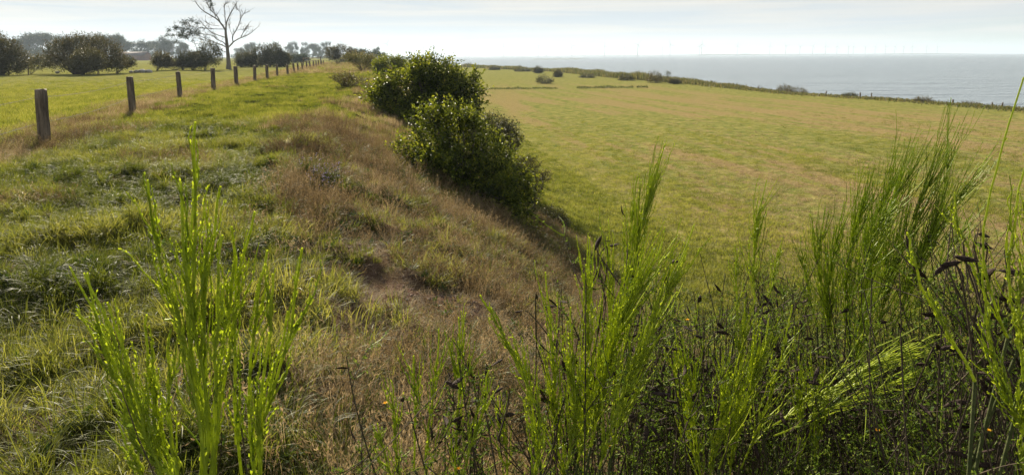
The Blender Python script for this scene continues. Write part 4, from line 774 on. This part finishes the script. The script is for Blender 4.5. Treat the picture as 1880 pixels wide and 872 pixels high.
def broom(base_uv, y, sprays, label, seed, n_twig=8, twig_top=None, leaf=.0080, rad=.0021, tint=.8, npods=40, pod_px=None, stems_h=1.0, group='broom plants in the foreground', twig_depth=2, twig_n=5, flowers=0, leafn=6, podscale=1.0):
    """sprays: (list of (u, v, depth)), whip count, spread, whip length, ...  every stem is rooted in the ground of the bank"""
    r = np.random.default_rng(seed); b = P(base_uv[0], 800, y); base = np.array([b[0], y, gz(b[0], y) - .03]); t = thing('broom_plant', base, label, 'broom', group)
    for sp in sprays:
        sp = (sp[0], int(sp[1] * (2.4 if len(sprays) < 15 else 1.6))) + tuple(sp[2:])
        pl = [P(u, v, d) for (u, v, d) in sp[0]]; mb = MB(); kw = dict(sp[4]) if len(sp) > 4 else {}
        spray(mb, pl, sp[1], sp[2], sp[3], r, kw.pop('leaf', leaf), kw.pop('rad', rad), tint=kw.pop('tint', tint), **kw)
        mb.build('green_shoot', M_BROOM, t, False, base)
        # woody stem from the root to the foot of the spray
        mb = MB(); p0 = base + r.normal(size=3) * [.06, .06, 0]; p2 = pl[0]; p1 = (p0 + p2) / 2 + np.array([0, 0, -.1]) + r.normal(size=3) * .06; mb.tube(bez(p0, p1, p2, 9), np.linspace(.0065 if len(sprays) < 15 else .003, rad * 1.4, 9), 5); mb.build('stem', M_GTWIG, t, True, base)
    pods = []
    if n_twig:
        mb = MB(); ml = MB()
        for (u, v, d) in twig_top:
            tip = P(u, v, d)
            for _ in range(n_twig): 
                e = tip + r.normal(size=3) * [.10, .14, .07] - [0, 0, .03]; s = base + r.normal(size=3) * [.08, .08, 0]
                twigs(mb, ml, s + (e - s) * .25, e, r, twig_depth, .0030, twig_n + 1, .0095, leafn, 0, pods, .6); mb.tube(np.array([s, s + (e - s) * .27]), .0035, 4)
        mb.build('twigs', [M_TWIG, M_GTWIG, M_BROOM], t, False, base); ml.build('leaves', M_BROOML, t, False, base)
    pods.sort(key=lambda p: p[0][1] - .35 * p[0][2] + r.normal(0, .15)); pods = [p for p in pods if p[0][2] > -.60 * p[0][1]]; pl = pods[:npods]
    if pod_px:
        mb = MB()
        for (u, v, d, sc) in pod_px:
            p = P(u, v, d); di = unit(r.normal(size=3) * [1, .5, .5] + [0, 0, -.1]); pl.append((p, di, sc * .62)); q = p + (base - p) * r.uniform(.10, .2) + r.normal(size=3) * [.05, .05, .02]
            mb.tube(bez(p - di * .006, p - di * .03 + np.array([0, 0, -.01]), q, 8), np.linspace(.0012, .0024, 8), 4); mb.tube(bez(q, (q + base) / 2 + r.normal(size=3) * .12, base, 8), np.linspace(.0014, .0024, 8), 4)
        mb.build('pod_stalks', M_TWIG, t, False, base)
    for p in pl[:100]:
        o = bpy.data.objects.new('seed_pod', PODS[r.integers(0, 6)]); COL.objects.link(o); o.parent = t; o.location = Vector(p[0] - base); d = unit(p[1] + np.array([0, 0, -.2])); o.rotation_euler = Vector(d).to_track_quat('X', 'Z').to_euler(); o.rotation_euler.rotate_axis('X', r.uniform(0, 6.28)); s = (p[2] if len(p) > 2 else r.uniform(.75, 1.1)) * podscale; o.scale = (s, s, s)
    return t
def ln(*a, d=1.0, dd=0.0):
    n = len(a); return [(u, v, d + dd * i / max(1, n - 1)) for i, (u, v) in enumerate(a)]

# A: tall bright shoots at the left, nearest plant
SA = []
for tip, path, d in [((139, 493), [(300, 900), (245, 760), (190, 610)], 1.0), ((150, 520), [(290, 900), (240, 790), (196, 660)], 1.03), ((182, 560), [(300, 900), (262, 790), (222, 680)], .96), ((200, 640), [(310, 920), (265, 840), (230, 740)], 1.0), ((310, 600), [(322, 900), (308, 790), (306, 690)], .95), ((262, 640), [(315, 900), (290, 800), (272, 720)], 1.05), ((520, 560), [(455, 900), (480, 780), (505, 660)], 1.03), ((162, 493), [(305, 900), (262, 740), (215, 610)], .98), ((291, 551), [(300, 860), (291, 740), (287, 640)], 1.02), ((286, 331), [(375, 800), (350, 660), (322, 540), (300, 430)], 1.0), ((322, 343), [(378, 820), (362, 660), (350, 560), (335, 450)], .97),
        ((378, 200), [(400, 880), (378, 700), (362, 560), (370, 400), (377, 300)], .98), ((366, 320), [(385, 800), (365, 650), (360, 540), (365, 430)], 1.03), ((405, 335), [(385, 800), (375, 660), (385, 540), (397, 430)], 1.0), ((297, 500), [(372, 790), (345, 680), (318, 580)], .95), ((463, 373), [(395, 830), (412, 640), (432, 500)], 1.05), ((430, 405), [(395, 830), (404, 650), (424, 520)], 1.02), ((493, 443), [(462, 900), (456, 760), (462, 650), (476, 540)], 1.0), ((491, 505), [(465, 900), (470, 740), (486, 600)], .96), ((543, 458), [(465, 900), (478, 800), (503, 700), (530, 570)], 1.0), ((415, 440), [(392, 800), (398, 650), (408, 540)], .95), ((345, 450), [(378, 800), (358, 650), (348, 540)], 1.06), ((235, 690), [(335, 900), (280, 830), (250, 760)], .96), ((440, 440), [(452, 880), (440, 700), (440, 560)], 1.04), ((215, 760), [(265, 900), (240, 840)], 1.03)]:
    u0, v0 = path[0]; path = [(u0 + (380 - u0) * .08 + rng.normal(0, 22), v0 + 190)] + path
    SA.append(([(u, v, d) for (u, v) in path] + [(tip[0], tip[1], d + rng.normal(0, .02))], 7, .14, .28, dict(lo=.30, dens=1.5)))
broom((370, 900), 1.0, SA, 'tall bright green broom shoots rising alone at the left in the near foreground', 1, n_twig=2, twig_top=[(330, 860, 1.05), (420, 850, 1.05), (480, 870, 1.0)], leaf=.0085, rad=.0022, tint=.85, npods=0, twig_depth=1, twig_n=3)

# B: small plant left of the middle
broom((820, 900), 1.55, [(ln((835, 880), (848, 740), (852, 590), d=1.5), 12, .16, .5), (ln((780, 880), (790, 740), (800, 610), d=1.55), 7, .18, .45), (ln((760, 860), (765, 740), (762, 660), d=1.6), 5, .2, .45), (ln((850, 870), (880, 780), (900, 690), d=1.45), 8, .2, .45), (ln((735, 900), (722, 800), (710, 700), d=1.5), 7, .2, .4), (ln((725, 900), (705, 840), (690, 780), d=1.5), 6, .25, .45)],
    'small dark twiggy broom with a few upright green shoots left of the dense middle broom', 2, n_twig=5, twig_top=[(770, 700, 1.55), (840, 740, 1.5), (880, 780, 1.5), (740, 800, 1.5), (790, 830, 1.5)], npods=26, tint=0.80)

# C: dense middle broom
SCc = [(ln((1035, 900), (1010, 700), (1003, 500), d=1.55), 18, .17, .4), (ln((1070, 880), (1080, 650), (1090, 420), d=1.5), 24, .16, .38), (ln((1085, 820), (1130, 620), (1215, 440), d=1.5), 34, .15, .45), (ln((1120, 840), (1180, 640), (1272, 415), d=1.45), 30, .16, .42), (ln((1060, 850), (1100, 680), (1160, 520), d=1.6), 30, .2, .5), (ln((985, 740), (935, 640), (884, 540), d=1.45), 9, .07, .35), (ln((1000, 880), (960, 720), (938, 640), d=1.5), 12, .2, .4),
    (ln((975, 900), (985, 800), (975, 700), d=1.4), 10, .25, .5), (ln((1040, 860), (1045, 740), (1030, 560), d=1.45), 20, .2, .45), (ln((1100, 860), (1150, 720), (1190, 600), d=1.4), 16, .2, .5), (ln((930, 900), (915, 800), (900, 740), d=1.5), 8, .25, .5), (ln((1130, 800), (1110, 560), (1098, 440), d=1.7), 14, .14, .4)]
broom((1070, 900), 1.6, SCc, 'dense bright green broom plant in the middle of the foreground', 3, n_twig=5, twig_top=[(1090, 480, 1.75), (1010, 640, 1.6), (960, 620, 1.6), (1150, 560, 1.75), (1000, 800, 1.5), (1100, 780, 1.5), (1180, 760, 1.5)], npods=90, tint=0.90,
    pod_px=[(1110, 455, 1.7, .9), (1112, 470, 1.7, .9), (1108, 440, 1.7, .8), (1095, 450, 1.7, .8), (930, 725, 1.45, 1), (925, 710, 1.45, 1), (960, 570, 1.6, .8), (985, 540, 1.6, .8), (1235, 585, 1.7, .9), (1242, 620, 1.7, .8)])
broom((1180, 900), 2.2, [(ln((1150, 640), (1165, 450), (1215, 262), d=2.1), 34, .12, .42, dict(leaf=.008)), (ln((1145, 640), (1150, 480), (1165, 330), d=2.15), 10, .12, .35, dict(leaf=.008))], 'slim feathery broom spray leaning right just behind the dense middle broom', 4, n_twig=4, twig_top=[(1160, 600, 2.2), (1190, 640, 2.1)], npods=18, tint=0.76)

# D: plants right of the middle
broom((1330, 900), 1.8, [(ln((1290, 900), (1270, 740), (1262, 600), d=1.6), 18, .2, .45), (ln((1320, 860), (1370, 720), (1410, 590), d=1.6), 24, .17, .45), (ln((1340, 880), (1350, 700), (1362, 550), d=1.7), 18, .17, .45), (ln((1300, 900), (1325, 760), (1345, 640), d=1.55), 18, .2, .5), (ln((1360, 860), (1420, 700), (1440, 560), d=1.7), 10, .2, .4), (ln((1280, 860), (1240, 720), (1235, 640), d=1.7), 8, .2, .4)],
    'bushy broom with bright shoots over dark twigs, right of the dense middle broom', 5, n_twig=6, twig_top=[(1290, 620, 1.8), (1350, 560, 1.9), (1400, 640, 1.8), (1250, 700, 1.7), (1330, 760, 1.6), (1400, 780, 1.6), (1260, 820, 1.6)], npods=85, tint=0.86)
broom((1400, 900), 2.3, [(ln((1385, 560), (1385, 450), (1412, 335), d=2.2), 15, .18, .45, dict(leaf=.008)), (ln((1400, 580), (1425, 500), (1440, 440), d=2.2), 8, .2, .4, dict(leaf=.008)), (ln((1350, 600), (1350, 520), (1345, 460), d=2.3), 6, .2, .5, dict(leaf=.008))],
    'broom topped by one narrow feathery spray standing against the meadow', 6, n_twig=6, twig_top=[(1380, 500, 2.2), (1330, 560, 2.2), (1440, 540, 2.2), (1400, 640, 2.1), (1300, 640, 2.1)], npods=85, tint=0.78)

# E: the big feathery broom at the right
SE = [(ln((1555, 640), (1560, 470), (1612, 300), d=2.3), 40, .16, .5), (ln((1570, 640), (1610, 460), (1680, 260), d=2.3), 42, .15, .48), (ln((1600, 640), (1660, 440), (1760, 215), d=2.25), 44, .14, .48), (ln((1620, 620), (1700, 440), (1822, 262), d=2.3), 40, .14, .45), (ln((1530, 620), (1510, 500), (1515, 380), d=2.2), 26, .18, .5), (ln((1560, 560), (1600, 440), (1650, 360), d=2.1), 34, .22, .6), (ln((1640, 640), (1720, 500), (1800, 370), d=2.4), 24, .18, .45), (ln((1500, 600), (1480, 520), (1470, 440), d=2.2), 10, .2, .45), (ln((1650, 600), (1730, 380), (1745, 190), d=2.35), 14, .10, .35)]
SE += [(ln((1520, 640), (1530, 520), (1560, 380), d=2.2), 30, .2, .5), (ln((1590, 620), (1620, 500), (1640, 380), d=2.15), 30, .22, .55), (ln((1640, 600), (1700, 470), (1745, 330), d=2.2), 34, .17, .5), (ln((1580, 640), (1600, 430), (1650, 300), d=2.4), 30, .15, .45), (ln((1560, 700), (1580, 620), (1600, 520), d=2.0), 20, .25, .6)]
SE = [s + (dict(leaf=.007, dens=.85, rad=.0018, tint=.55),) for s in SE]
broom((1600, 900), 2.4, SE, 'largest feathery broom, its fan of long shoots reaching up to the shoreline', 7, n_twig=7, twig_top=[(1500, 500, 2.3), (1560, 560, 2.3), (1480, 600, 2.2), (1620, 600, 2.2), (1540, 680, 2.1), (1600, 740, 2.0), (1480, 760, 2.0), (1690, 640, 2.2)], npods=80, tint=0.80)
broom((1480, 900), 1.9, [(ln((1465, 860), (1468, 760), (1462, 650), d=1.7), 12, .2, .5), (ln((1495, 860), (1500, 760), (1495, 640), d=1.75), 12, .18, .5)],
    'small upright broom shoots low among dark twigs beneath the largest broom', 8, n_twig=7, twig_top=[(1440, 700, 1.9), (1500, 720, 1.9), (1560, 800, 1.8), (1460, 830, 1.7), (1620, 830, 1.8)], npods=85, tint=0.80, flowers=2)
broom((1560, 900), 1.9, [(ln((1400, 790), (1560, 700), (1760, 610), d=1.7, dd=.15), 26, .14, .40), (ln((1420, 800), (1580, 730), (1770, 665), d=1.7, dd=.15), 16, .12, .35)],
    'pale green broom spray reaching out almost level to the right, low in front', 9, n_twig=7, twig_top=[(1640, 720, 1.9), (1700, 780, 1.8), (1580, 840, 1.7), (1760, 720, 1.9)], npods=40, tint=0.95)

# F: near plant on the right edge with big dark pods
broom((1850, 900), 1.25, [(ln((1850, 620), (1812, 500), (1822, 340), (1879, 135), d=1.15), 2, .1, .3, dict(dens=.5)), (ln((1870, 640), (1845, 480), (1850, 340), (1880, 200), d=1.2), 3, .15, .3, dict(dens=.5)), (ln((1790, 700), (1740, 600), (1695, 520), (1688, 440), d=1.05), 3, .1, .3, dict(dens=1.6, tint=0.95)), (ln((1880, 800), (1830, 700), (1790, 500), d=1.1), 14, .12, .35), (ln((1880, 700), (1860, 580), (1865, 480), d=1.1), 10, .2, .4), (ln((1890, 560), (1880, 420), (1878, 300), d=1.3), 14, .2, .4), (ln((1880, 880), (1860, 780), (1850, 700), d=1.1), 8, .2, .4), (ln((1820, 560), (1790, 460), (1775, 360), d=1.5), 9, .2, .4)],
    'near broom on the right edge with large dark twisted pods', 10, n_twig=7, twig_top=[(1800, 460, 1.5), (1850, 420, 1.4), (1780, 560, 1.4), (1850, 560, 1.3), (1740, 640, 1.4), (1830, 680, 1.3), (1750, 780, 1.3), (1840, 820, 1.2), (1690, 840, 1.3)], npods=75, tint=0.88, podscale=1.15,
    pod_px=[(1780, 440, 1.2, 1.3), (1795, 430, 1.2, 1.4), (1810, 445, 1.2, 1.3), (1750, 470, 1.15, 1.3), (1765, 480, 1.15, 1.3), (1745, 485, 1.15, 1.2), (1720, 630, 1.3, 1.2), (1780, 650, 1.2, 1.3), (1700, 630, 1.3, 1), (1800, 575, 1.3, 1.2), (1690, 760, 1.3, 1.2), (1740, 830, 1.2, 1.4), (1790, 830, 1.2, 1.4), (1830, 850, 1.2, 1.3), (1760, 745, 1.3, 1.2), (1820, 740, 1.3, 1.2), (1840, 640, 1.3, 1.2), (1710, 860, 1.2, 1.3), (1655, 800, 1.4, 1.1), (1880, 520, 1.2, 1.3), (1865, 600, 1.2, 1.2)])
# dark twiggy plants filling the lower right
for i, (u, y, tops, lab) in enumerate([(1240, 2.6, [(1230, 560, 2.5), (1280, 600, 2.5), (1200, 640, 2.4), (1160, 740, 2.2), (1240, 760, 2.2)], 'dark twiggy broom half hidden behind the middle broom on its right'), (1450, 3.0, [(1430, 540, 2.8), (1480, 560, 2.8), (1400, 620, 2.6), (1360, 700, 2.4), (1480, 680, 2.4)], 'dark twiggy broom behind the low shoots left of the largest broom'), (1680, 2.9, [(1660, 560, 2.7), (1720, 580, 2.7), (1640, 660, 2.5), (1760, 640, 2.5), (1700, 740, 2.2), (1620, 780, 2.1)], 'dark twiggy broom below the fan of the largest broom'), (1840, 2.2, [(1780, 480, 2.1), (1850, 520, 2.0), (1800, 620, 1.9), (1870, 700, 1.8), (1800, 780, 1.7)], 'dark twiggy broom behind the pods of the right edge plant')]):
    broom((u, 900), y, [], lab, 40 + i, n_twig=15, twig_top=tops, npods=95, twig_depth=2, twig_n=6, leafn=5)

# ------------------------------------------------------------------ small flowers and marks in the grass
def blossom(name, p, s, mat, label, seed, n=5, stem=.12, grp=None):
    r = np.random.default_rng(seed); t = thing(name, p, label, 'flower', grp); mb = MB(); an = np.arange(n) * 6.283 / n
    D = np.stack([np.cos(an), np.sin(an), np.full(n, .35)], -1); mb.leaves(np.zeros((n, 3)), D, np.tile([0, 0, 1.0], (n, 1)), s, s * .8, r.uniform(0, 1, n), fold=.1); mb.leaves(np.zeros((n, 3)), D * [.5, .5, 2], np.tile([1.0, 0, 0], (n, 1)), s * .7, s * .6, r.uniform(0, 1, n)); mb.build('petals', mat, t)
    mb = MB(); mb.tube(np.array([[0, 0, 0], [.005, 0, -stem * .5], [0, 0, -stem]]), .0012, 4); mb.build('stalk', M_GTWIG, t)
for i, (u, v, d, s, lab) in enumerate([(708, 740, 2.6, .014, 'small orange flower in the grass left of the small twiggy broom'), (1610, 790, 1.5, .012, 'yellow orange blossom on the twigs at the lower right'), (842, 860, 1.4, .010, 'small orange blossom at the bottom edge below the small twiggy broom'), (1118, 818, 1.4, .009, 'tiny yellow blossom low in the dense middle broom'), (1262, 587, 1.6, .009, 'tiny yellow blossom left of the bushy broom'), (1815, 790, 1.2, .008, 'tiny yellow blossom among the pods at the right edge')]):
    blossom('broom_blossom', P(u, v, d), s * .7, M_PETAL, lab, i, 5, .05) if i else blossom('broom_blossom', P(u, v, d), s, M_PETAL, lab, i, 5, .2)
r5 = np.random.default_rng(9)
mb = MB()
for i in range(60):
    p = P(600 + r5.normal(0, 16), 352 + r5.normal(0, 16), 8.6); x, y = p[0] + r5.normal(0, .1), 8.6 + r5.normal(0, .35); z = gz(x, y); h = r5.uniform(.18, .34); q = np.array([x, y, z]); mb.tube(np.array([q, q + [r5.normal(0, .03), 0, h]]), .0015, 3, m=1)
    C = q + np.array([0, 0, h]) + r5.normal(size=(5, 3)) * .014; mb.leaves(C, rdir(5), rdir(5), .014, .010, r5.uniform(0, 1, 5))
tag(mb.build('purple_heath_flowers', [M_PURPLE, M_GTWIG]), kind='stuff')
for i, (u, v, y, s, lab) in enumerate([(530, 279, 11.8, .05, 'white woolly tuft on the grass at the top of the brown bank'), (687, 853, 2.75, .022, 'pale round seed head on the ground at the bottom, left of the small broom')]):
    p = P(u, v, y); b = np.array([p[0], y, gz(p[0], y) + s * .8]); t = thing('seed_head', b, lab, 'seed head'); mb = MB(); mb.leaves(r5.normal(size=(90, 3)) * s * .3, rdir(90), rdir(90), s, s * .25, r5.uniform(0, 1, 90)); mb.build('fluff', M_WHITE, t); mb = MB(); mb.tube(np.array([[0, 0, 0], [0, 0, -s * 2]]), .002, 4); mb.build('stalk', M_TWIG, t)
print('objects', len(SC.objects))
